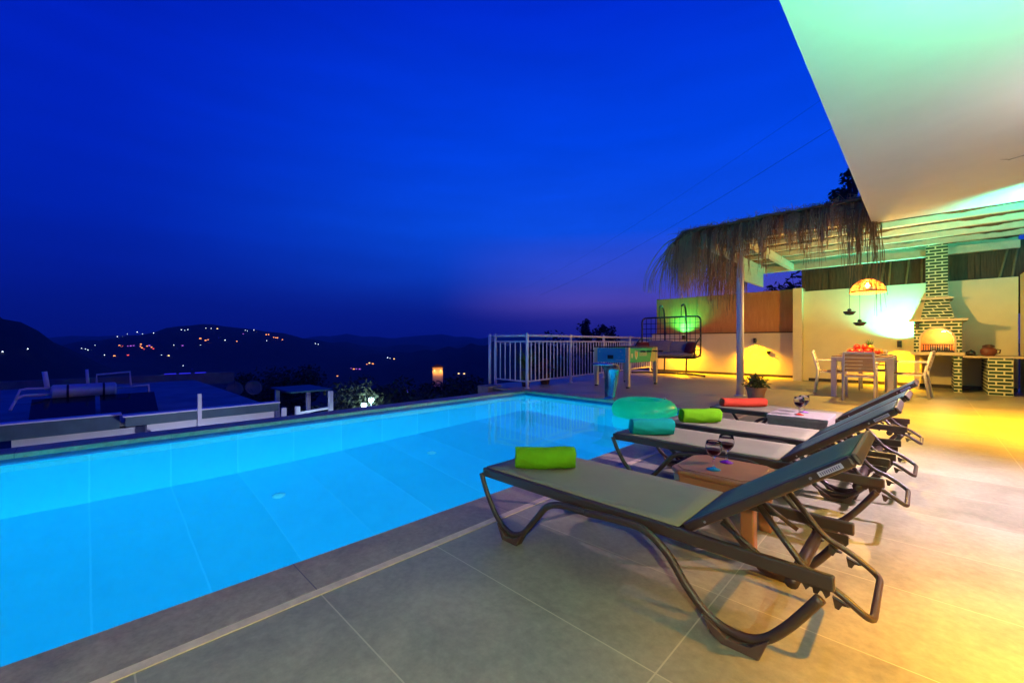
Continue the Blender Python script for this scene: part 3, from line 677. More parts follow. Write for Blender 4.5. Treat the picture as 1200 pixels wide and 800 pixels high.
# things on the table
ZT = .756
fp = empty('fruit_platter', (-.80, 10.3, ZT), 'wide white platter heaped with red and orange fruit on the dining table', 'platter')
MB().lathe([(0, .004), (.1, 0), (.2, .02), (.27, .035), (.272, .04), (.2, .028), (0, .012)], (0, 0, 0), 24).build('dish', M['china'], fp, smooth=True)
k = 0
for (x, y, z, r, c) in ((-.12,-.05,.06,.05,0),(-.03,-.1,.06,.05,0),(.07,-.08,.06,.05,0),(.14,.0,.06,.045,1),(.05,.06,.06,.05,1),(-.06,.06,.06,.05,0),(-.15,.05,.06,.045,1),(-.06,-.03,.13,.045,0),(.03,-.02,.13,.045,0),(.1,-.04,.125,.04,1),(.2,.05,.055,.04,1),(.18,-.1,.055,.04,0)):
    x *= 1.25; y *= 1.2; r *= 1.22; z *= 1.2
    o = MB().lathe([(0, -r*.92), (r*.5, -r*.86), (r*.9, -r*.4), (r, .05*r), (r*.85, r*.55), (r*.4, r*.9), (0, r*.8)], (0, 0, 0), 14).build('fruit', M['orangefruit'] if c else M['fruit'], None, smooth=True)
    o.location = (-.80+x, 10.3+y, ZT+z); o.rotation_euler = (random.uniform(-.5, .5), random.uniform(-.5, .5), 0)
    tag(o, 'orange fruit heaped on the white platter on the dining table' if c else 'red fruit heaped on the white platter on the dining table', 'fruit', 'orange fruits on the platter' if c else 'red fruits on the platter')
pa = empty('pineapple', (-.72, 10.62, ZT), 'upright pineapple with a green crown standing behind the fruit platter', 'pineapple')
MB().lathe([(0, 0), (.045, .005), (.065, .06), (.06, .13), (.035, .17), (0, .175)], (0, 0, 0), 18).build('fruit_body', M['pineapple'], pa, smooth=True)
b = MB()
for i in range(26):
    a = i*2.4; r = .01+.0009*i; h = .15-.003*i; o_ = .02+.0022*i
    c_ = Vector((math.cos(a), math.sin(a), 0)); s_ = Vector((-c_.y, c_.x, 0))
    b.quad(c_*r-s_*.008+Vector((0, 0, .165)), c_*r+s_*.008+Vector((0, 0, .165)), c_*(r+o_)+s_*.002+Vector((0, 0, .165+h)), c_*(r+o_)-s_*.002+Vector((0, 0, .165+h)))
b.build('leaf_crown', M['leaf'], pa, recalc=False)
def plate(x, y, lab):
    tag(MB().lathe([(0, .003), (.07, 0), (.115, .014), (.116, .018), (.07, .008), (0, .008)], (x, y, ZT), 24).build('plate', M['china'], smooth=True), lab, 'plate', 'plates on the dining table')
plate(-.62, 9.85, 'white plate at the near end of the dining table'); plate(-1.03, 10.25, 'white plate on the pool side of the dining table'); plate(-.48, 10.55, 'white plate on the barbecue side of the dining table'); plate(-.80, 11.05, 'white plate at the wall end of the dining table')

# ================================================================== SUN LOUNGERS
LW = .50
def make_lounger():
    t = empty('sun_lounger', (-1.71, 1.53, 0), 'nearest brown sun lounger with a rolled lime towel at its foot', 'sun lounger', 'brown sun loungers lined up by the pool')
    Lx = 1.53; zt = .318
    for y in (0, LW):
        MB().box((0, y-.0125, .272), (Lx, y+.0125, zt)).build('side_rail', M['taupe'], t, bevel=.006)
    MB().box((.0, .0145, .272), (.035, LW-.0145, .312)).build('cross_bar', M['taupe'], t, bevel=.003)
    MB().box((1.05, .0145, .266), (1.085, LW-.0145, .30)).build('cross_bar', M['taupe'], t, bevel=.003)
    MB().tube([(1.42, .015, .25), (1.42, LW-.015, .25)], .02, 12).build('cross_tube', M['taupe'], t, smooth=True)
    # sling
    b = MB(); n = 14; g = []
    for i in range(n+1):
        row = []
        for j in range(9):
            x = .012+(1.055)*i/n; v = j/8; y = .006+(LW-.012)*v
            row.append(b.bm.verts.new((x, y, zt+.005-.016*math.sin(PI*v)*math.sin(PI*min(1, i/n*1.0))**.5)))
        g.append(row)
    for i in range(n):
        for j in range(8): b.bm.faces.new((g[i][j], g[i+1][j], g[i+1][j+1], g[i][j+1]))
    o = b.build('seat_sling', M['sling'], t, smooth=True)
    m = o.modifiers.new('solid', 'SOLIDIFY'); m.thickness = .006; m.offset = -1
    # legs: bowed tubes with skid feet
    for y, s in ((-.03, -1), (LW+.03, 1)):
        f = curve_pts([(.01, y, .295), (.055, y, .20), (.13, y, .095), (.22, y, .042), (.31, y, .062), (.40, y, .16), (.47, y, .238), (.56, y, .268), (.70, y, .272)], 6)
        l1 = MB().tube(f, .0115, 10, sq=(1.0, 1.3)).build('leg', M['taupe'], t, smooth=True)
        MB().prism([(.15, y-.022, .074), (.19, y-.022, .0), (.29, y-.022, .0), (.33, y-.022, .068), (.27, y-.022, .028), (.21, y-.022, .026)], (0, .044, 0)).build('rubber_foot', M['brownrubber'], l1, bevel=.004)
        r = curve_pts([(.68, y, .272), (.84, y, .285), (.95, y, .282), (1.04, y, .225), (1.11, y, .135), (1.19, y, .06), (1.275, y, .04), (1.35, y, .06), (1.42, y, .135), (1.50, y, .255)], 6)
        l2 = MB().tube(r, .0122, 10, sq=(1.0, 1.3)).build('leg', M['taupe'], t, smooth=True)
        MB().prism([(1.17, y-.024, .075), (1.20, y-.024, .02), (1.235, y-.024, .0), (1.345, y-.024, .0), (1.375, y-.024, .08), (1.32, y-.024, .032), (1.25, y-.024, .024)], (0, .048, 0)).build('rubber_foot', M['brownrubber'], l2, bevel=.004)
        b = MB()
        for x in (.03, 1.46, 1.495): b.lathe([(0, 0), (.007, .0), (.006, .004), (0, .005)], (0, 0, 0), 8)
        b.bm.free()
    # gusset plates with rack teeth below the tail
    for y in (.03, LW-.03):
        b = MB().prism([(1.40, y-.005, .275), (1.515, y-.005, .275), (1.515, y-.005, .245), (1.505, y-.005, .232), (1.495, y-.005, .25), (1.465, y-.005, .252), (1.455, y-.005, .238), (1.445, y-.005, .255), (1.41, y-.005, .26)], (0, .010, 0))
        b.build('ratchet_plate', M['taupe'], t)
    # backrest
    hx, hz = 1.085, .312; a = math.radians(35.5); bl = .595
    u = Vector((math.cos(a), 0, math.sin(a))); nrm = Vector((-math.sin(a), 0, math.cos(a)))
    bk = bpy.data.objects.new('backrest', None); C.objects.link(bk); bk.parent = t; bk.location = (hx, 0, hz)
    bw0, bw1 = .034, LW-.034
    rot = Matrix.Rotation(-a, 3, 'Y')
    def rb(x0, y0, z0, x1, y1, z1): return MB().box((x0, y0, z0), (x1, y1, z1), rot, (0, 0, 0))
    for y in (bw0, bw1):
        o = rb(0, y-.012, -.017, bl, y+.012, .017).build('side_panel', M['taupe'], bk, bevel=.007)
        if y == bw0:
            rb(bl-.10, y-.0155, -.007, bl-.03, y-.0125, .008).build('badge', M['badge'], o)
            b = MB()
            for k in range(5):
                x0 = bl-.094+k*.012
                for seg in ((0, 0), (.006, 0)): b.box((x0+seg[0], y-.0165, -.004), (x0+seg[0]+.0025, y-.0156, .005), rot, (0, 0, 0))
            b.build('badge_lettering', M['badgeink'], o)
            b = MB()
            for x0 in (bl-.14, .08): b.lathe([(0, -.004), (.006, -.003), (.007, 0)], (0, 0, 0), 10)
            for v in b.bm.verts: pass
            b.bm.free()
            for x0, z0 in ((bl-.125, .0), (.085, -.004)):
                p = u*x0+nrm*z0
                MB().tube([p+Vector((0, y-.0122, 0)), p+Vector((0, y-.0165, 0))], .0042, 10).build('screw', M['screw'], o)
    rb(bl+.0005, bw0-.012, -.018, bl+.016, bw1+.012, .018).build('top_bar', M['taupe'], bk, bevel=.007)
    rb(.02, bw0+.016, -.02, .05, bw1-.016, .01).build('lower_bar', M['taupe'], bk)
    b = MB(); g = []
    for i in range(9):
        row = []
        for j in range(9):
            q = u*(.01+(bl-.012)*i/8)+nrm*(.0175-.011*math.sin(PI*j/8)*math.sin(PI*i/8)**.5); row.append(b.bm.verts.new((q.x, bw0+.012+(bw1-bw0-.024)*j/8, q.z)))
        g.append(row)
    for i in range(8):
        for j in range(8): b.bm.faces.new((g[i][j], g[i+1][j], g[i+1][j+1], g[i][j+1]))
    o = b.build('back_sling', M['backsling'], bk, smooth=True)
    m = o.modifiers.new('solid', 'SOLIDIFY'); m.thickness = .006; m.offset = -1
    # prop frame: two struts joined at the tail end by a bent loop
    p0 = u*.26-nrm*.018+Vector((hx, 0, hz)); y0, y1 = .085, LW-.085
    loop = arc_corner([(p0.x, y0, p0.z), (1.45, y0, .268), (1.53, y0, .235), (1.608, y0, .178), (1.608, y1, .178), (1.53, y1, .235), (1.45, y1, .268), (p0.x, y1, p0.z)], .035)
    pf = MB().tube(loop, .0105, 10).build('prop_frame', M['taupe'], t, smooth=True)
    for y in (y0, y1):
        b = MB(); A = Vector((1.41, y, .275)); B = Vector((1.56, y, .205)); d = (B-A)
        for k in range(3):
            p = A+d*(.12+.36*k); b.prism([(p.x-.022, y-.007, p.z+.002), (p.x-.016, y-.007, p.z-.03), (p.x-.006, y-.007, p.z-.032), (p.x+.002, y-.007, p.z-.016), (p.x+.02, y-.007, p.z-.014)], (0, .014, 0))
        b.build('ratchet_teeth', M['taupe'], pf)
    # second pair of short stays
    for y in (.06, LW-.06):
        MB().tube([(1.20, y, .36), (1.36, y, .26)], .009, 8).build('stay', M['taupe'], t, smooth=True)
    return t
L1 = make_lounger()
L2 = copy_tree(L1); L2.location = (-1.66, 2.79, 0); L2['label'] = 'brown sun lounger with a rolled teal towel at its foot, second from the camera'
L3 = copy_tree(L1); L3.location = (-1.64, 3.50, 0); L3.rotation_euler = (0, 0, -.02); L3['label'] = 'brown sun lounger with the smaller, farther lime towel, third from the camera'
L4 = copy_tree(L1); L4.location = (-1.61, 4.66, 0); L4.rotation_euler = (0, 0, -.015); L4['label'] = 'brown sun lounger with a red towel at its foot, farthest along the pool'

def make_towel(loc, rz, m, ln, r, label, squash=1.):
    b = MB(); pts = []
    turns = 3.2; n = 74
    # outside outline + spiral grooves on the ends
    segs = 44; rings = []
    nr = 80
    for i in range(segs+1):
        x = -ln/2+ln*i/segs; row = []
        e = 1-.06*(abs(2*i/segs-1))**8
        for j in range(nr):
            a = 2*PI*j/nr; rr = r*e*(1+.10*(j/nr)-.05+.022*math.sin(3*a+i*.11)+.012*math.sin(7*a-i*.25)+.015*math.sin(i*.42+2*a)*math.sin(a*2+i*.07)+random.uniform(-.018, .018))
            row.append(b.bm.verts.new((x+.003*math.sin(a*3+i*.3)+random.uniform(-.0015, .0015), rr*math.cos(a), (rr*math.sin(a))*squash-.004*math.sin(PI*i/segs)**2)))
        rings.append(row)
    for i in range(segs):
        for j in range(nr): b.bm.faces.new((rings[i][j], rings[i][(j+1)%nr], rings[i+1][(j+1)%nr], rings[i+1][j]))
    for row, s in ((rings[0], -1), (rings[-1], 1)):
        prev = row
        for q in range(1, 10):
            f = 1-q/10; dx = -s*(.012 if q % 2 else 0.0)
            nw = [b.bm.verts.new((s*ln/2+dx, v.co.y*f/(1-(q-1)/10) if q > 1 else v.co.y*f, v.co.z*f/(1-(q-1)/10) if q > 1 else v.co.z*f)) for v in prev]
            for j in range(nr): b.bm.faces.new((prev[j], prev[(j+1)%nr], nw[(j+1)%nr], nw[j]))
            prev = nw
        b.bm.faces.new(prev)
    o = b.build('rolled_towel', m, smooth=True)
    o.location = loc; o.rotation_euler = (0, 0, rz)
    return tag(o, label, 'towel', 'rolled towels on the loungers')
zt = .316
make_towel((-1.475, 1.765, zt+.056), math.atan2(.23, .235), M['lime'], .325, .058, 'rolled lime green towel on the nearest lounger')
make_towel((-1.44, 2.96, zt+.058), math.atan2(.22, .23), M['teal'], .31, .060, 'rolled turquoise towel on the second lounger')
make_towel((-1.36, 3.70, zt+.058), math.atan2(.23, .23), M['lime'], .33, .060, 'rolled lime green towel on the third lounger, beside the inflatable ring')
make_towel((-1.36, 4.92, zt+.046), math.atan2(.33, .35), M['red'], .46, .056, 'rolled coral red towel on the farthest lounger', .82)

# ================================================================== SIDE TABLES
def oct_poly(cx, cy, sx, sy, c, z): return [(cx-sx+c, cy-sy, z), (cx+sx-c, cy-sy, z), (cx+sx, cy-sy+c, z), (cx+sx, cy+sy-c, z), (cx+sx-c, cy+sy, z), (cx-sx+c, cy+sy, z), (cx-sx, cy+sy-c, z), (cx-sx, cy-sy+c, z)]
st = empty('side_table', (-.755, 2.38, 0), 'brown moulded plastic side table with clipped corners between the first two loungers', 'side table', 'side tables between loungers')
MB().prism(oct_poly(0, 0, .215, .205, .055, .305), (0, 0, .028)).build('table_top', M['brownplastic'], st, bevel=.009)
MB().prism(oct_poly(0, 0, .205, .195, .05, .255), (0, 0, .048)).build('apron', M['brownplastic'], st, bevel=.004)
MB().prism(oct_poly(0, 0, .19, .18, .05, .3335), (0, 0, .003)).build('top_panel', M['brownplastic'], st, bevel=.0015)
for sx in (-1, 1):
    for sy in (-1, 1):
        x, y = sx*.165, sy*.155
        MB().prism([(x-.03, y-.03, 0), (x+.03, y-.03, 0), (x+.03, y+.03, 0), (x-.03, y+.03, 0)], (sx*-.005, sy*-.005, .253)).build('leg', M['brownplastic'], st, bevel=.008)
st = empty('side_table', (-.74, 4.32, 0), 'low beige wicker side table between the two far loungers', 'side table', 'side tables between loungers')
MB().box((-.215, -.21, .35), (.215, .21, .385)).build('table_top', M['wicker'], st, bevel=.006)
b = MB()
for k in range(44):
    for (x0, y0, dx, dy) in ((-.205, -.205, 1, 0), (-.205, .205, 1, 0), (-.205, -.205, 0, 1), (.205, -.205, 0, 1)):
        t_ = .41*(k+.5)/44; b.tube([(x0+dx*t_, y0+dy*t_, .255), (x0+dx*t_, y0+dy*t_, .349)], .0045, 5, cap=False)
o = b.box((-.205, -.203, .25), (.205, -.198, .35)).box((-.205, .198, .25), (.205, .203, .35)).box((-.203, -.197, .25), (-.198, .197, .35)).box((.198, -.197, .25), (.203, .197, .35)).build('woven_apron', M['wicker'], st)
for sx in (-1, 1):
    for sy in (-1, 1): MB().box((sx*.185-.02, sy*.185-.02, 0), (sx*.185+.02, sy*.185+.02, .249)).build('leg', M['wicker'], st, bevel=.004)

def wine_glass(x, y, z, basem, label, fill=.055):
    t = empty('wine_glass', (x, y, z), label, 'wine glass', 'glasses of red wine on the side tables')
    MB().lathe([(0, .0), (.034, 0), (.035, .003), (.018, .009), (.006, .014), (0, .014)], (0, 0, 0), 22).build('foot', basem, t, smooth=True)
    MB().lathe([(0, .0145), (.006, .0145), (.0048, .03), (.0048, .055), (.007, .064), (.02, .072), (.034, .09), (.040, .11), (.0385, .13), (.035, .148), (.0335, .1485), (.037, .13), (.0385, .11), (.0325, .092), (.019, .075), (0, .069)], (0, 0, 0), 26).build('bowl', M['glass'], t, smooth=True)
    MB().lathe([(0, .0695), (.018, .0758), (.0318, .0925), (.0365, .106), (0, .106)], (0, 0, 0), 26).build('wine', M['wine'], t, smooth=False)
    return t
wine_glass(-.775, 2.295, .337, M['blueglass'], 'glass of red wine with a blue foot on the brown side table')
wine_glass(-.77, 2.48, .337, M['purpleglass'], 'glass of red wine with a purple foot on the brown side table')
wine_glass(-.74, 4.235, .386, M['redglass'], 'glass of red wine with a red foot on the wicker side table')
wine_glass(-.735, 4.41, .386, M['lilacglass'], 'glass of red wine with a lilac foot on the wicker side table')

# inflatable ring floating in the pool
e = empty('swim_ring', (-2.93, 5.78, ZW+.085), 'big turquoise inflatable ring floating in the far corner of the pool', 'inflatable ring')
b = MB(); nM, nm = 56, 20; R0, r0 = .295, .17
vs = [[b.bm.verts.new(((R0+r0*math.cos(2*PI*j/nm)*(1+.015*math.sin(12*2*PI*i/nM)))*math.cos(2*PI*i/nM), (R0+r0*math.cos(2*PI*j/nm))*math.sin(2*PI*i/nM), r0*.92*math.sin(2*PI*j/nm))) for j in range(nm)] for i in range(nM)]
for i in range(nM):
    for j in range(nm): b.bm.faces.new((vs[i][j], vs[(i+1)%nM][j], vs[(i+1)%nM][(j+1)%nm], vs[i][(j+1)%nm]))
b.build('tube_body', M['teal_vinyl'], e, smooth=True)
MB().tube([((R0)*math.cos(.6), R0*math.sin(.6), r0*.9), (R0*math.cos(.6), R0*math.sin(.6), r0*.9+.025)], .012, 10).build('valve', M['white_metal'], e)

# pool waterfall spout
sp_ = empty('waterfall_spout', (-3.95, 6.5, 0), 'curved steel cobra waterfall spout on the far pool coping', 'pool spout')
b = MB(); prof = []
for k in range(17):
    t = k/16
    # centreline: rises, then curls over toward the pool (-Y)
    if t < .62: yy = .06*math.sin(t/.62*PI*.5); zz = .50*t/.62
    else:
        a = (t-.62)/.38*PI*.62; yy = .06-.22*(1-math.cos(a)); zz = .50+.11*math.sin(a)
    w = .095+.055*min(1, t/.6)+.05*max(0, (t-.55)/.45)
    prof.append((yy, zz, w))
L_ = [b.bm.verts.new((-w, y, z)) for y, z, w in prof]; R_ = [b.bm.verts.new((w, y, z)) for y, z, w in prof]
for i in range(16): b.bm.faces.new((L_[i], R_[i], R_[i+1], L_[i+1]))
o = b.build('spout_body', M['steel'], sp_, smooth=True, recalc=False); m = o.modifiers.new('solid', 'SOLIDIFY'); m.thickness = .03
MB().lathe([(.0, .002), (.10, .002), (.10, .016), (.085, .02), (0, .02)], (0, 0, 0), 20).build('base_flange', M['steel'], sp_)

# ================================================================== FOOSBALL TABLE
ft = empty('foosball_table', (-4.98, 8.95, 0), 'foosball table with blue end panel, green printed side and cream legs', 'foosball table')
fx, fy = .40, .66
for sx in (-1, 1):
    for sy in (-1, 1):
        o = MB().box((sx*fx-.04, sy*fy-.04, .03), (sx*fx+.04, sy*fy+.04, .885)).build('leg', M['fooscream'], ft, bevel=.006)
        MB().lathe([(0, 0), (.04, 0), (.045, .012), (.03, .03), (0, .03)], (sx*fx, sy*fy, 0), 12).build('rubber_foot', M['blackmetal'], o)
for sy in (-1, 1):
    o = MB().box((-fx+.041, sy*fy-.025, .55), (fx-.041, sy*fy+.025, .87)).build('end_panel', M['foosblue'], ft, bevel=.003)
    if sy < 0:
        MB().box((-.09, -fy-.030, .63), (.06, -fy-.0255, .715)).build('ball_return', M['blackmetal'], o, bevel=.002)
        b = MB()   # pale printed motifs
        for (x, z, s) in ((-.30, .79, .022), (.24, .80, .03), (.28, .72, .02), (.20, .67, .016)):
            b.prism([(x+s*(1 if k % 2 else .45)*math.cos(k*PI/5), -fy-.0255, z+s*(1 if k % 2 else .45)*math.sin(k*PI/5)) for k in range(10)], (0, -.002, 0))
        b.box((.12, -fy-.0275, .60), (.32, -fy-.0255, .62)).build('printed_star', mat('light_blue_print', (.25, .5, .6), .5), o)
for sx in (-1, 1):
    o = MB().box((sx*fx-.025, -fy+.041, .55), (sx*fx+.025, fy-.041, .87)).build('side_panel', M['foosgreen'], ft, bevel=.003)
    if sx > 0:
        x = fx+.0255
        def shield(y, z, s): return [(x, y-s*.7, z+s), (x, y+s*.7, z+s), (x, y+s*.7, z-.2*s), (x, y+.35*s, z-.8*s), (x, y, z-1.15*s), (x, y-.35*s, z-.8*s), (x, y-s*.7, z-.2*s)]
        MB().prism(shield(-.33, .72, .095), (.002, 0, 0)).build('printed_crest', M['foospale'], o)
        MB().prism([(x+.0022, q[1], q[2]) for q in shield(-.33, .725, .055)], (.0015, 0, 0)).build('crest_centre', M['foosgold'], o)
        MB().prism(shield(-.52, .70, .05), (.002, 0, 0)).build('printed_emblem', M['foospale'], o)
        b = MB()   # row of block letters
        for k in range(6):
            y0 = -.18+k*.06
            b.box((x, y0, .69), (x+.002, y0+.014, .775)).box((x, y0+.03, .69), (x+.002, y0+.044, .775)).box((x, y0+.0145, .735+.02*(k % 3-1)), (x+.0018, y0+.0295, .75+.02*(k % 3-1)))
        b.build('printed_lettering', M['foospale'], o)
        MB().prism([(x, .34, .56), (x, .615, .56), (x, .615, .86), (x, .44, .86)], (.002, 0, 0)).build('printed_corner', mat('yellow_print', (.55, .52, .2), .5), o)
MB().box((-fx+.026, -fy+.026, .60), (fx-.026, fy-.026, .62)).build('playfield', mat('playfield_green', (.03, .2, .06), .5), ft)
b = MB().box((-fx-.045, -fy-.045, .888), (-fx+.03, fy+.045, .91)).box((fx-.03, -fy-.045, .888), (fx+.045, fy+.045, .91)).box((-fx+.031, -fy-.045, .888), (fx-.031, -fy+.03, .91)).box((-fx+.031, fy-.03, .888), (fx-.031, fy+.045, .91))
b.build('top_frame', M['blackmetal'], ft, bevel=.004)
for k in range(8):
    y = -.5+k*.143; s = 1 if k % 2 else -1
    rd = MB().tube([(-.55 if s < 0 else -.42, y, .80), (.55 if s > 0 else .42, y, .80)], .008, 8).build('rod', M['steel'], ft, smooth=True)
    MB().tube([(s*.55, y, .80), (s*.66, y, .80)], .017, 10).build('handle', M['blackmetal'], rd, smooth=True)
    b = MB()
    for q in range(3 if k % 3 else 2):
        b.box((-.2+q*.17, y-.012, .735), (-.17+q*.17, y+.012, .83))
    b.build('player', M['redfabric'] if k % 2 else M['foosblue'], rd, bevel=.004)

# ================================================================== SWING SEAT
sw = empty('swing_seat', (-5.6, 12.75, 0), 'black wire basket swing seat with grey cushions hanging from a floor stand', 'swing seat')
hw_ = .93
fr = arc_corner([(0, 0, .56), (hw_, 0, .56), (hw_, 0, 1.78), (-hw_, 0, 1.78), (-hw_, 0, .56), (0, 0, .56)], .16, 6)
b = MB().tube(fr[:-1], .026, 8, closed=True)
fr2 = arc_corner([(0, -.48, .50), (hw_, -.48, .50), (hw_, -.48, .86), (-hw_, -.48, .86), (-hw_, -.48, .50), (0, -.48, .50)], .1, 6)
b.tube(arc_corner([(-hw_, 0, .60), (-hw_, -.5, .54), (hw_, -.5, .54), (hw_, 0, .60)], .12), .024, 8)
b.tube(arc_corner([(-hw_, 0, 1.15), (-hw_, -.42, .95), (-hw_, -.5, .54)], .15), .022, 8).tube(arc_corner([(hw_, 0, 1.15), (hw_, -.42, .95), (hw_, -.5, .54)], .15), .022, 8)
b.build('basket_frame', M['blackmetal'], sw, smooth=True)
b = MB()
for k in range(1, 12): x = -hw_+2*hw_*k/12; b.tube([(x, -.5, .54), (x, -.02, .57), (x, 0, .62), (x, .0, 1.77)], .009, 5)
for k in range(1, 7): z = .60+1.16*k/7; b.tube([(-hw_, 0, z), (hw_, 0, z)], .009, 5)
for k in range(1, 5): y = -.5*k/5; b.tube([(-hw_, y, .575+.04*y*1.4), (hw_, y, .575+.04*y*1.4)], .008, 5)
b.build('wire_mesh', M['blackmetal'], sw, smooth=True)
def cushion(name, c, sx, sy, sz, m, rot=0., parent=sw, tilt=0.):
    b = MB(); bmesh.ops.create_cube(b.bm, size=1)
    bmesh.ops.subdivide_edges(b.bm, edges=b.bm.edges[:], cuts=6, use_grid_fill=True)
    for v in b.bm.verts:
        x, y, z = v.co*2
        f = (1-.55*x**6)*(1-.55*y**6); v.co = Vector((x*sx*(1-.06*y*y), y*sy*(1-.06*x*x), z*sz*f*(1+.12*math.sin(x*7)*math.cos(y*5))))
    o = b.build(name, m, parent, smooth=True); o.location = c; o.rotation_euler = (tilt, 0, rot); return o
cushion('seat_cushion', (0, -.25, .63), .88, .25, .06, M['greyfabric'])
cushion('back_cushion', (-.28, -.1, .86), .42, .2, .07, M['greyfabric'], tilt=PI/2-.3)
cushion('back_cushion', (.42, -.1, .85), .40, .18, .07, M['greyfabric'], tilt=PI/2-.3)
for s in (-1, 1):
    o = cushion('throw_cushion', (0, 0, 0), .19, .17, .06, M['redfabric'], parent=None, tilt=PI/2-.35)
    o.location = (-5.6+s*.74, 12.75-.30, .84); o.rotation_euler = (PI/2-.35, 0, -s*.5)
    tag(o, 'dark red cushion in the corner of the swing seat nearer the railing' if s < 0 else 'dark red cushion in the corner of the swing seat nearer the pergola', 'cushion', 'red cushions on the swing seat')
for x in (-.35, .35):
    po = MB().tube(curve_pts([(x, .38, .03), (x, .42, 1.2), (x, .36, 1.95), (x, .2, 2.16), (x, .04, 2.12)], 6), .026, 8).build('support_pole', M['blackmetal'], sw, smooth=True)
    MB().tube([(x, .03, 2.12), (x, 0, 1.79)], .009, 6).build('hanging_chain', M['blackmetal'], po)
b = MB().tube(curve_pts([(-1.15, -.30, .03), (-.7, .2, .03), (0, .38, .03), (.7, .2, .03), (1.15, -.3, .03)], 8), .028, 8).tube([(-.75, .16, .03), (.75, .16, .03)], .024, 8)
b.build('floor_stand', M['blackmetal'], sw, smooth=True)

# ================================================================== POTTED PLANTS
def leaf(b, base, d, ln, w, droop=.3):
    d = Vector(d).normalized(); s = d.cross(Vector((0, 0, 1)))
    s = s.normalized() if s.length > 1e-4 else Vector((1, 0, 0))
    p0 = Vector(base); p1 = p0+d*ln*.45+Vector((0, 0, ln*.05)); p2 = p0+d*ln+Vector((0, 0, -droop*ln))
    v = [b.bm.verts.new(q) for q in (p0, p1+s*w, p2, p1-s*w)]; mid = b.bm.verts.new(p1-Vector((0, 0, w*.3)))
    b.bm.faces.new((v[0], v[1], mid)); b.bm.faces.new((v[1], v[2], mid)); b.bm.faces.new((v[2], v[3], mid)); b.bm.faces.new((v[3], v[0], mid))
pt = empty('potted_plant', (-1.95, 7.75, 0), 'leafy green plant in a terracotta pot in front of the white pergola post', 'potted plant')
MB().lathe([(0, .001), (.105, .001), (.14, .22), (.155, .225), (.158, .265), (.14, .265), (.135, .235), (0, .23)], (0, 0, 0), 26).build('pot', M['terracotta'], pt, smooth=False)
MB().lathe([(0, .237), (.133, .237)], (0, 0, 0), 20).build('soil', M['soil'], pt, recalc=False)
b = MB()
for _ in range(420):
    a = random.uniform(0, 2*PI); r = random.uniform(0, .17)**1; h = random.uniform(.25, .46-.5*r)
    leaf(b, (r*math.cos(a), r*math.sin(a), h), (math.cos(a)+random.gauss(0, .5), math.sin(a)+random.gauss(0, .5), random.uniform(-.1, 1.0)), random.uniform(.06, .11), random.uniform(.014, .024))
b.build('foliage', M['leaf'], pt, recalc=False)
b = MB()
for _ in range(12):
    a = random.uniform(0, 2*PI); b.tube([(0, 0, .23), (.05*math.cos(a), .05*math.sin(a), .3), (.12*math.cos(a), .12*math.sin(a), .40)], .004, 5)
b.build('stem', M['leaf'], pt)
pt = empty('potted_plant', (-6.42, 7.0, 0), 'spiky plant in a tall dark pot behind the railing corner', 'potted plant')
MB().lathe([(0, .001), (.08, .001), (.12, .3), (.14, .36), (.12, .36), (0, .33)], (0, 0, 0), 20).build('pot', M['darkpot'], pt)
b = MB()
for _ in range(150):
    a = random.uniform(0, 2*PI); leaf(b, (.05*math.cos(a), .05*math.sin(a), random.uniform(.33, .55)), (math.cos(a), math.sin(a), random.uniform(.3, 2.5)), random.uniform(.3, .55), .014, .12)
b.build('foliage', M['fleaf'], pt, recalc=False)
pt = empty('potted_plant', (-6.48, 7.75, 0), 'red flowering plant in a dark pot behind the railing, right of the spiky one', 'potted plant')
MB().lathe([(0, .001), (.1, .001), (.14, .24), (.15, .26), (.13, .26), (0, .23)], (0, 0, 0), 20).build('pot', M['darkpot'], pt)
b = MB(); b2 = MB()
for _ in range(330):
    a = random.uniform(0, 2*PI); r = random.uniform(0, .3); h = random.uniform(.28, .62-.6*r)
    leaf(b if random.random() < .6 else b2, (r*math.cos(a), r*math.sin(a), h), (random.gauss(0, 1), random.gauss(0, 1), random.uniform(0, 1)), random.uniform(.05, .1), .022)
b.build('foliage', M['fleaf'], pt, recalc=False); b2.build('blossom', M['redflower'], pt, recalc=False)

# ================================================================== LAND
def gauss(x, s): return math.exp(-.5*(x/s)**2)
def terrain_h(x, y):
    D = math.hypot(x, y)+1e-6
    d = -x*ST+y*CT; lat = x*CT+y*ST
    a = math.degrees(math.atan2(lat, d))
    base = -5.2-30*min(1, max(0, (D-34)/150))**1.3
    if D > 1200: base = base+26*min(1, (D-1200)/1500)
    hgt = (66+3*math.sin(a*6)+2*math.sin(a*17))*gauss(a+54, 6.0)*gauss(math.log(D/430), .28)
    hgt += 66*(.9*gauss(a+37.5, 6.5)+.42*gauss(a+27, 6.0))*gauss(math.log(D/1050), .26)
    hgt += 31*gauss(a+2, 13)*gauss(math.log(D/640), .35)
    hgt += (62+14*math.sin(a*.55+1)+6*math.sin(a*1.7))*gauss(math.log(D/3600), .22)*(.55+.45*gauss(a+8, 22))
    hgt += (16+7*math.sin(a*.8))*gauss(math.log(D/1500), .2)
    hgt += 40*gauss(a-40, 18)*gauss(math.log(D/500), .4)
    wob = 1.5*math.sin(x*.021+1.3)*math.sin(y*.027)+.8*math.sin(x*.06)*math.cos(y*.05+2)
    w = min(1, max(0, (D-45)/150))
    return base+hgt*(1+.06*math.sin(a*1.9)+.05*math.sin(a*4.3+1))+wob*w*min(1.6, 300/D+.5)
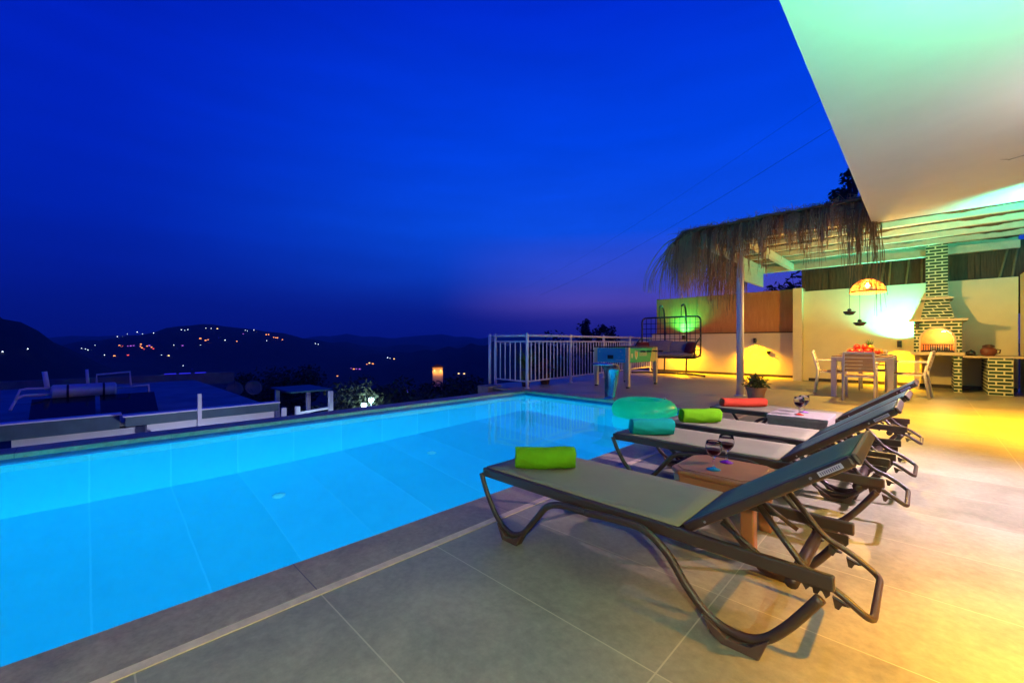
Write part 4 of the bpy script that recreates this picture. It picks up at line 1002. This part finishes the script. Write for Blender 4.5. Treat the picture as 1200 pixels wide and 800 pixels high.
b = MB(); na = 360; rads = [0, 8, 14, 20, 26, 32, 40, 50, 62, 76, 92, 112, 136, 165, 200, 240, 290, 340, 390, 440, 500, 560, 620, 680, 750, 820, 900, 980, 1060, 1150, 1250, 1400, 1650, 2000, 2300, 2650, 3000, 3400, 3900, 4500, 5200, 6300]
prev = None
for r in rads[1:]:
    row = [b.bm.verts.new((r*math.cos(2*PI*k/na), r*math.sin(2*PI*k/na), terrain_h(r*math.cos(2*PI*k/na), r*math.sin(2*PI*k/na)))) for k in range(na)]
    if prev is None:
        c = b.bm.verts.new((0, 0, -5.2))
        for k in range(na): b.bm.faces.new((c, row[k], row[(k+1)%na]))
    else:
        for k in range(na): b.bm.faces.new((prev[k], row[k], row[(k+1)%na], prev[(k+1)%na]))
    prev = row
tag(b.build('terrain', M['hill'], smooth=True, recalc=False), None, None, None, 'structure')
def hit(px, py, dmin=40, dmax=1400):
    d = dmin
    while d < dmax:
        p = at(px, py, d)
        if terrain_h(p.x, p.y) >= p.z: return p, d
        d *= 1.012
    return None, None

# far town: houses with a lit window, street lamps
def far_house(label, group, gm, big=1.):
    e = empty('distant_house', (0, 0, 0), label, 'house', group)
    MB().box((-3.5*big, -3*big, -2), (3.5*big, 3*big, 4.2*big)).build('wall', M['farwall'], e)
    MB().prism([(-3.9*big, -3.4*big, 4.202*big), (-3.9*big, 3.4*big, 4.202*big), (-3.9*big, 0, 5.9*big)], (7.8*big, 0, 0)).build('roof', M['farroof'], e)
    MB().box((-2.2*big, -3.06*big, 1.6*big), (1.4*big, -3.01*big, 3.2*big)).build('window', gm, e)
    return e
def far_lamp(label, group, gm):
    e = empty('street_lamp', (0, 0, 0), label, 'street lamp', group)
    MB().tube([(0, 0, -1), (0, 0, 5.6)], .12, 6).build('pole', M['blackmetal'], e)
    MB().lathe([(0, 5.4), (.7, 5.7), (.8, 6.3), (.4, 6.7), (0, 6.8)], (0, 0, 0), 8).build('lamp_head', gm, e)
    return e
SPECS = {'o': ('distant hillside house with an orange lit window', 'orange lit houses on the far hill', 'gorange', 'h'), 'r': ('distant hillside house with a red lit window', 'red lit houses on the far hill', 'gred', 'h'),
         'p': ('distant hillside house with a purple lit window', 'purple lit houses on the far hill', 'gpurple', 'h'), 'y': ('distant hillside house with a pale yellow lit window', 'yellow lit houses on the far hill', 'gyellow', 'h'),
         'w': ('distant white street lamp shining on the dark hill', 'white street lamps on the far hill', 'gwhite', 'l'), 'b': ('distant blue lamp shining on the dark hill', 'blue lamps on the far hill', 'gblue', 'l')}
protos = {}
def z5(x, y, c): return (x/4, 360+y/4, c)
def z6(x, y, c): return (280+x/4, 360+y/4, c)
LTS = [z5(*q) for q in ((550,123,'w'),(575,126,'w'),(597,125,'w'),(643,125,'w'),(668,128,'w'),(720,130,'w'),(445,183,'w'),(383,200,'w'),(400,205,'w'),(412,209,'w'),(130,207,'w'),(12,226,'w'),(490,232,'w'),(537,235,'o'),(560,185,'o'),(567,190,'o'),(578,186,'r'),(575,194,'o'),(600,188,'p'),(612,184,'p'),(628,183,'p'),(663,180,'o'),(658,190,'o'),(667,196,'o'),(676,203,'r'),(690,190,'o'),(702,186,'p'),(712,192,'o'),(718,199,'r'),(757,175,'w'),(757,232,'w'),(790,232,'y'),(600,232,'r'),(815,185,'w'),(830,200,'b'),(857,185,'p'),(880,113,'w'),(850,115,'w'),(866,116,'w'),(900,140,'r'),(908,146,'r'),(915,140,'o'),(922,150,'r'),(935,145,'o'),(940,154,'o'),(965,160,'o'),(974,155,'o'),(925,185,'y'),(900,183,'o'),(940,183,'w'),(965,107,'w'),(1018,104,'y'),(990,107,'w'),(1025,150,'b'),(1075,163,'o'),(1110,165,'o'),(1055,163,'w'),(1150,116,'w'),(1140,130,'p'),(1190,114,'w'),(858,283,'w'),(900,297,'b'),(905,320,'r'),(920,320,'r'))]
LTS += [z6(*q) for q in ((40,118,'w'),(83,122,'o'),(130,134,'o'),(138,133,'o'),(165,145,'o'),(173,148,'o'),(182,148,'o'),(205,155,'o'),(155,170,'p'),(130,164,'w'),(358,179,'w'),(372,181,'w'),(463,327,'o'),(525,290,'p'),(538,292,'o'),(552,293,'p'),(567,295,'p'),(600,269,'o'),(613,264,'y'),(630,268,'o'),(697,246,'w'),(708,245,'w'),(727,246,'y'),(1032,318,'y'),(1055,318,'y'),(320,320,'b'))]
for (px, py, c) in LTS:
    p, d = hit(px, py)
    k = 0
    while p is None and k < 8: k += 1; py += .8; p, d = hit(px, py)
    if p is None: continue
    lab, grp, gm, kind = SPECS[c]
    if c not in protos:
        protos[c] = o = far_house(lab, grp, M[gm]) if kind == 'h' else far_lamp(lab, grp, M[gm])
    else: o = copy_tree(protos[c])
    o.location = (p.x, p.y, terrain_h(p.x, p.y)-(2.2 if kind == 'h' else 5.0))
    s = d/1000*random.uniform(.6, 1.0)
    if d < 350: s = max(.3, d/900)
    o.location.z = terrain_h(p.x, p.y)-(.6 if kind == 'h' else 1.5)*s
    o.scale = (s, s, s); o.rotation_euler = (0, 0, math.atan2(p.y, p.x)-PI/2+PI+random.uniform(-.3, .3)+PI)
# orange lit tower house
p = at(513, 447, 110); g_ = terrain_h(p.x, p.y)
e = empty('tower_house', (p.x, p.y, 0), 'narrow house lit orange by wall lamps among the dark trees', 'house', rz=math.atan2(p.y, p.x)-PI/2)
zt_ = at(513, 430, 110).z
MB().box((-1.3, -1.3, g_-1), (1.3, 1.3, zt_)).build('wall', M['farwall'], e)
MB().prism([(-1.9, -1.9, zt_+.002), (1.9, -1.9, zt_+.002), (0, -1.9, zt_+1.0)], (0, 3.8, 0)).build('roof', M['farroof'], e)
for x in (-.8, .8):
    MB().lathe([(0, -.15), (.16, 0), (0, .15)], (x, -1.45, zt_-.8), 8).build('lamp', M['gyellow'], e)
    point('tower_light', (x, -2.0, zt_-1.1), 150, (1, .35, .05), .1, e)

# ------------------------------------------------------------------ trees
def tree(name, loc, h, w, label, cat, m, nleaf, group=None, leafs=.09, trunk=.3, shape='round', seed=0):
    rnd = random.Random(seed)
    e = empty(name, loc, label, cat, group)
    limbs = [((0, 0, -.3), (rnd.gauss(0, .05)*h*.3, rnd.gauss(0, .05)*h*.3, h*trunk), h*.035)]
    clumps = []
    top = Vector(limbs[0][1]); nb = 9 if shape == 'round' else 14
    for k in range(nb):
        a = k*2.4+rnd.uniform(-.4, .4)
        if shape == 'round':
            q = rnd.uniform(.35, 1); end = top+Vector((math.cos(a)*w*.5*q, math.sin(a)*w*.5*q, (h-top.z)*rnd.uniform(.25, .95)*(1.05-.35*q)))
            st_ = top
        else:
            zz = h*(trunk+(.98-trunk)*k/(nb-1)); q = (1-((zz/h-.35)/.68)**2 if zz/h > .35 else .9); q = max(.12, q)
            end = Vector((math.cos(a)*w*.4*q, math.sin(a)*w*.4*q, zz)); st_ = Vector((0, 0, max(h*trunk*.8, zz-h*.12)))
        limbs.append((st_, end, h*.012)); clumps.append((end, w*(.22 if shape == 'round' else .2)*rnd.uniform(.7, 1.2)))
        mid = (st_+end)/2; clumps.append((mid+Vector((rnd.gauss(0, .1)*w, rnd.gauss(0, .1)*w, rnd.gauss(0, .05)*h)), w*.15))
    if shape != 'round': limbs.append(((0, 0, 0), (0, 0, h*.97), h*.02))
    b = MB()
    for A, B, r in limbs:
        A, B = Vector(A), Vector(B); b.tube([A, (A+B)/2+Vector((rnd.gauss(0, .02)*h, rnd.gauss(0, .02)*h, 0)), B], [r, r*.75, r*.35], 6)
    b.build('trunk', M['bark'], e, smooth=True)
    b = MB()
    for _ in range(nleaf):
        c, r = rnd.choice(clumps); d = Vector((rnd.gauss(0, 1), rnd.gauss(0, 1), rnd.gauss(0, 1))); d.normalize(); d *= r*rnd.random()**.45*1.15
        p = c+d*Vector((1, 1, .8)).length/1.6; s = leafs*rnd.uniform(.6, 1.4)
        u = Vector((rnd.gauss(0, 1), rnd.gauss(0, 1), rnd.gauss(0, .7))).normalized(); v = u.orthogonal().normalized(); v.rotate(Matrix.Rotation(rnd.uniform(0, 6.28), 3, u))
        b.quad(p-u*s, p+v*s*.4, p+u*s, p-v*s*.4)
    b.build('crown', m, e, recalc=False)
    return e
def tree_at(px, ytop, d, w, label, cat='tree', m=None, n=2600, shape='round', seed=0, leafs=None, trunk=.28, group=None):
    p = at(px, ytop, d); g = terrain_h(p.x, p.y); h = p.z-g
    return tree('tree' if cat == 'tree' else cat, (p.x, p.y, g), h, w, label, cat, m or M['treeleaf'], n, group, leafs or w*.035, trunk, shape, seed)
tree_at(408, 452, 19, 3.6, 'pale olive tree lit by the white lamp beyond the pool', m=M['oliveleaf'], n=5200, seed=3, leafs=.12)
tree_at(432, 446, 23, 3.2, 'taller olive tree standing just behind the white lamp', m=M['oliveleaf'], n=4200, seed=4, leafs=.12)
tree_at(462, 447, 27, 4.4, 'dark bushy tree left of the orange lit house', n=4200, seed=5, leafs=.14)
tree_at(488, 452, 22, 3.8, 'dark tree behind the far pool edge below the orange lit house', n=4200, seed=6, leafs=.13)
tree_at(528, 443, 34, 5.2, 'wide dark tree right of the orange lit house', n=4600, seed=7, leafs=.17)
tree_at(556, 440, 26, 4.2, 'dark tree next to the lone white post at the pool corner', n=4200, seed=8, leafs=.14)
tree_at(345, 432, 48, 7.5, 'dark round tree beyond the white carport of the neighbouring house', n=4600, seed=9, leafs=.22)
tree_at(302, 436, 60, 8.0, 'dark round tree behind the neighbouring flat roof', n=4200, seed=10, leafs=.25)
tree_at(686, 377, 44, 2.6, 'slim pointed conifer silhouette above the balustrade', n=2600, shape='cone', seed=11, leafs=.17)
tree_at(702, 384, 42, 2.4, 'lower pointed conifer silhouette above the balustrade, nearer the foosball table', n=2400, shape='cone', seed=12, leafs=.16)
tree_at(716, 385, 46, 2.8, 'low conifer silhouette behind the balustrade beside the swing seat', n=2400, shape='cone', seed=13, leafs=.16)
tree_at(646, 386, 55, 6.5, 'low dark tree behind the balustrade above the spiky plant', n=3600, seed=14, leafs=.22)
tree_at(995, 203, 24, 3.0, 'tall dark cypress behind the pergola beside the eave', n=5200, shape='cone', seed=15, leafs=.15, trunk=.12)
tree_at(979, 223, 25, 2.4, 'shorter dark cypress behind the pergola', n=4200, shape='cone', seed=16, leafs=.14, trunk=.12)
tree_at(918, 288, 22, 6.5, 'dark leafy tree behind the plywood screen under the pergola', n=9000, seed=17, leafs=.16)

# bright white lamps beyond the pool
for (px, py, d, lab, s) in ((435, 468.5, 18.5, 'cool white garden lamp, the higher of the pair beside the olive trees', 1), (426.5, 475, 18.3, 'cool white garden lamp, the lower of the pair beside the olive trees', .8)):
    p = at(px, py, d); g = terrain_h(p.x, p.y)
    e = empty('garden_lamp', p, lab, 'garden lamp', 'white garden lamps beyond the pool')
    MB().tube([(0, 0, g-p.z), (0, 0, -.1)], .03, 8).build('pole', M['white_metal'], e)
    MB().lathe([(0, -.12), (.07, -.1), (.12, 0), (.09, .09), (0, .12)], (0, 0, 0), 12).build('globe', M['gcyan'], e, smooth=True)
    point('garden_light', (.25, 0, .3), 26*s, (.6, .85, 1), .1, e)
p = at(476.5, 458.5, 30); g = terrain_h(p.x, p.y)
e = empty('garden_lamp', p, 'small violet blue lamp glowing among the dark trees', 'garden lamp')
MB().tube([(0, 0, g-p.z), (0, 0, -.1)], .03, 6).build('pole', M['blackmetal'], e)
MB().lathe([(0, -.12), (.14, 0), (0, .12)], (0, 0, 0), 10).build('globe', glow('violet_glow', (.12, .08, 1), 5), e, smooth=True)

# ================================================================== NEIGHBOUR
nb_ = empty('neighbour_house', (-12, 1, 0), 'flat roofed neighbouring house with dark fascia and pale walls below the pool', 'house')
O = Vector((-12, 1, 0))
def nbx(name, boxes, m, bev=0.):
    b = MB()
    for a, c in boxes: b.box(Vector(a)-O, Vector(c)-O)
    return b.build(name, m, nb_, bevel=bev)
ZR = -.5
nbx('roof_slab', [((-23, -7, ZR-.27), (-12.032, 3.4, ZR-.16))], M['navyroof'])
nbx('roof_edge', [((-12.03, -1.1, ZR-.28), (-11.8, .5, ZR)), ((-11.55, .56, ZR-.19), (-11.35, 3.35, ZR))], M['darkfascia'], .01)
nbx('roof_edge_cap', [((-12.06, -1.12, ZR+.002), (-11.78, .53, ZR+.03)), ((-11.58, .53, ZR+.002), (-11.33, 3.38, ZR+.03))], M['nwall'])
nbx('roof_extension', [((-11.999, .52, ZR-.165), (-11.552, 3.34, ZR-.12))], M['navyroof'])
nbx('wall', [((-22, -.95, -5.5), (-11.98, 3.3, ZR-.302)), ((-11.979, .9, -5.5), (-11.47, 3.28, ZR-.192))], M['nwall'])
nbx('back_parapet', [((-23.2, -7, ZR-.4), (-23.02, 4.9, ZR+.12))], M['darkfascia'])
nbx('downpipe', [((-11.33, 1.72, ZR-.7), (-11.26, 1.79, ZR+.38))], M['white_metal'])
nbx('wall_tap', [((-11.47, .92, ZR-.46), (-11.38, .96, ZR-.34)), ((-11.468, .88, ZR-.41), (-11.43, 1.0, ZR-.38))], M['blackmetal'])
nbx('timber_screen', [((-12.0, -1.55+.11*k, -5.4), (-11.95, -1.47+.11*k, ZR-.45)) for k in range(5)], M['cream_wood'])
nbx('awning', [((-11.9, -2.6, ZR-.02), (-11.3, -1.15, ZR+.02))], M['nwall'])
for y in (2.35, 2.85, 3.4): nbx('led_strip', [((-22.98, y, ZR+.13), (-22.93, y+.4, ZR+.17))], M['gblue'])
# solar water heater
sh = empty('solar_heater', (-14.3, 0, ZR-.15), 'silver solar water tank over dark collector panels on the neighbouring roof', 'solar heater')
T = MB().tube([(0, -.55, .5), (0, -.52, .5), (0, .52, .5), (0, .55, .5)], [.12, .165, .165, .12], 24)
o = T.build('tank', M['tank'], sh, smooth=False)
for y in (-.3, .3): MB().tube([(0, y, .5), (0, y+.04, .5)], .17, 24).build('tank_strap', M['blackmetal'], o)
for y in (-.78, .3):
    MB().box((.0, y, -.02), (1.0, y+1.0, .02), Matrix.Rotation(.42, 3, 'Y'), (0, y, 0)).build('collector_panel', M['panel'], sh).location = (.12, -.05, .36)
b = MB()
for y in (-.7, .7):
    b.tube([(-.25, y, 0), (0, y, .36)], .018, 6).tube([(.25, y, 0), (0, y, .36)], .018, 6).tube([(.95, y, 0), (.95, y, .04)], .015, 6)
b.build('frame', M['blackmetal'], sh)
for p, r in (([(0, -.55, .46), (.05, -.95, .47), (.15, -1.05, .42), (.45, -1.12, .2)], .03), ([(0, -.56, .6), (.1, -.9, .62), (.15, -1.0, .6), (.25, -1.06, .4)], .024), ([(0, .56, .52), (0, 1.15, .55), (.05, 1.18, .0)], .026), ([(-.1, .2, .66), (-.1, .2, .86), (-.1, .8, .9), (-.1, .82, .5)], .022), ([(-.05, -.6, .55), (-.05, -.65, .98)], .045), ([(-.05, .05, .66), (-.05, .03, 1.0)], .03)): MB().tube(p, r, 8).build('pipe', M['white_metal'], sh, smooth=True)
for (px, py, d, lab) in ((275, 455.5, 18, 'round grey satellite dish on the neighbouring roof'), (297, 454, 18, 'second round grey satellite dish, nearer the white carport')):
    p = at(px, py, d); e = empty('satellite_dish', (p.x, p.y, ZR-.16), lab, 'satellite dish', 'satellite dishes on the neighbouring roof', rz=math.atan2(p.y, p.x)-PI/2)
    hz_ = p.z-ZR+.16
    b = MB().lathe([(0, -.06), (.12, -.05), (.24, -.015), (.33, .03)], (0, 0, 0), 22); o = b.build('dish', M['dish'], e, smooth=True, recalc=False); o.location = (0, -.1, hz_); o.rotation_euler = (PI/2-.4, 0, .3)
    o.modifiers.new('solid', 'SOLIDIFY').thickness = .012
    MB().tube([(0, 0, 0), (0, 0, hz_)], .025, 8).build('mast', M['dish'], e)
    MB().tube([(0, -.12, hz_-.2), (-.1, -.5, hz_)], .012, 6).build('feed_arm', M['dish'], e)
# white carport / stair frame at the end of the house
cp = empty('carport', (-11.3, 3.45, 0), 'white framed carport with low rails and teal canopy at the end of the neighbouring house', 'carport')
for (x, y, z) in ((0, .0, -.62), (.0, .32, -.62), (0, 1.15, -.3), (-1.6, .32, -.3), (-1.6, 1.15, -.3)): MB().box((x-.05, y-.05, -5.4), (x+.05, y+.05, z)).build('post', M['white_metal'], cp)
MB().box((-1.75, .2, -.297), (-.1, 1.25, -.26)).build('canopy', mat('teal_canopy', (.03, .12, .13), .6), cp)
for p in ([(0, .35, -.80), (0, 1.1, -.74)], [(0, -.25, -1.15), (0, .3, -.95), (0, 1.1, -1.0)], [(0, .33, -1.12), (0, 1.1, -1.16)]): MB().tube(p, .035, 6).build('rail', M['white_metal'], cp)
MB().lathe([(0, -.1), (.08, 0), (0, .1)], (.1, 1.15, -1.0), 8).build('lamp', M['gcyan'], cp)
point('carport_light', (.35, .6, -.8), 5, (.5, .75, 1), .08, cp)

# ------------------------------------------------------------------ overhead cables
def cable(a, b, sag, r, lab):
    a, b = Vector(a), Vector(b); pts = [a+(b-a)*t-Vector((0, 0, sag*4*t*(1-t))) for t in [k/24 for k in range(25)]]
    tag(MB().tube(pts, r, 5).build('power_cable', M['blackmetal'], smooth=True), lab, 'power cable', 'power cables crossing the sky')
cable(at(632, 346, 75), at(1010, 128, 26), .9, .011, 'lower thin black power cable rising to the right across the dusk sky')
cable(at(614, 338, 78), at(1010, 84, 27), .9, .007, 'upper faint black power cable rising to the right across the dusk sky')

# ------------------------------------------------------------------ evening haze over the valley
hb = MB().box((-6500, -6500, -90), (6500, 6500, 420)); hm = bpy.data.materials.new('evening_haze'); hm.use_nodes = True
hn = hm.node_tree; hn.nodes.clear(); pv = hn.nodes.new('ShaderNodeVolumePrincipled'); pv.inputs['Color'].default_value = (.8, .85, .95, 1); pv.inputs['Density'].default_value = .00022
ho = hn.nodes.new('ShaderNodeOutputMaterial'); hn.links.new(pv.outputs[0], ho.inputs['Volume'])
tag(hb.build('haze', hm), None, None, None, 'stuff')

# added lamp, out of view, put in to brighten the neighbour's pale wall
e = empty('added_wall_fill_lamp', (-8.9, 1.6, terrain_h(-8.9, 1.6)), 'unseen low lamp added between the pool and the neighbouring house to light its wall', 'garden lamp')
hz_ = -1.9-e.location.z
MB().tube([(0, 0, 0), (0, 0, hz_-.12)], .05, 10).build('post', M['white_metal'], e)
MB().lathe([(0, hz_-.119), (.07, hz_-.11), (.07, hz_+.06), (0, hz_+.08)], (0, 0, 0), 12).build('lamp_head', M['gcyan'], e)
point('added_wall_fill_light', (-.3, 0, hz_), 130, (.62, .66, 1), .08, e)
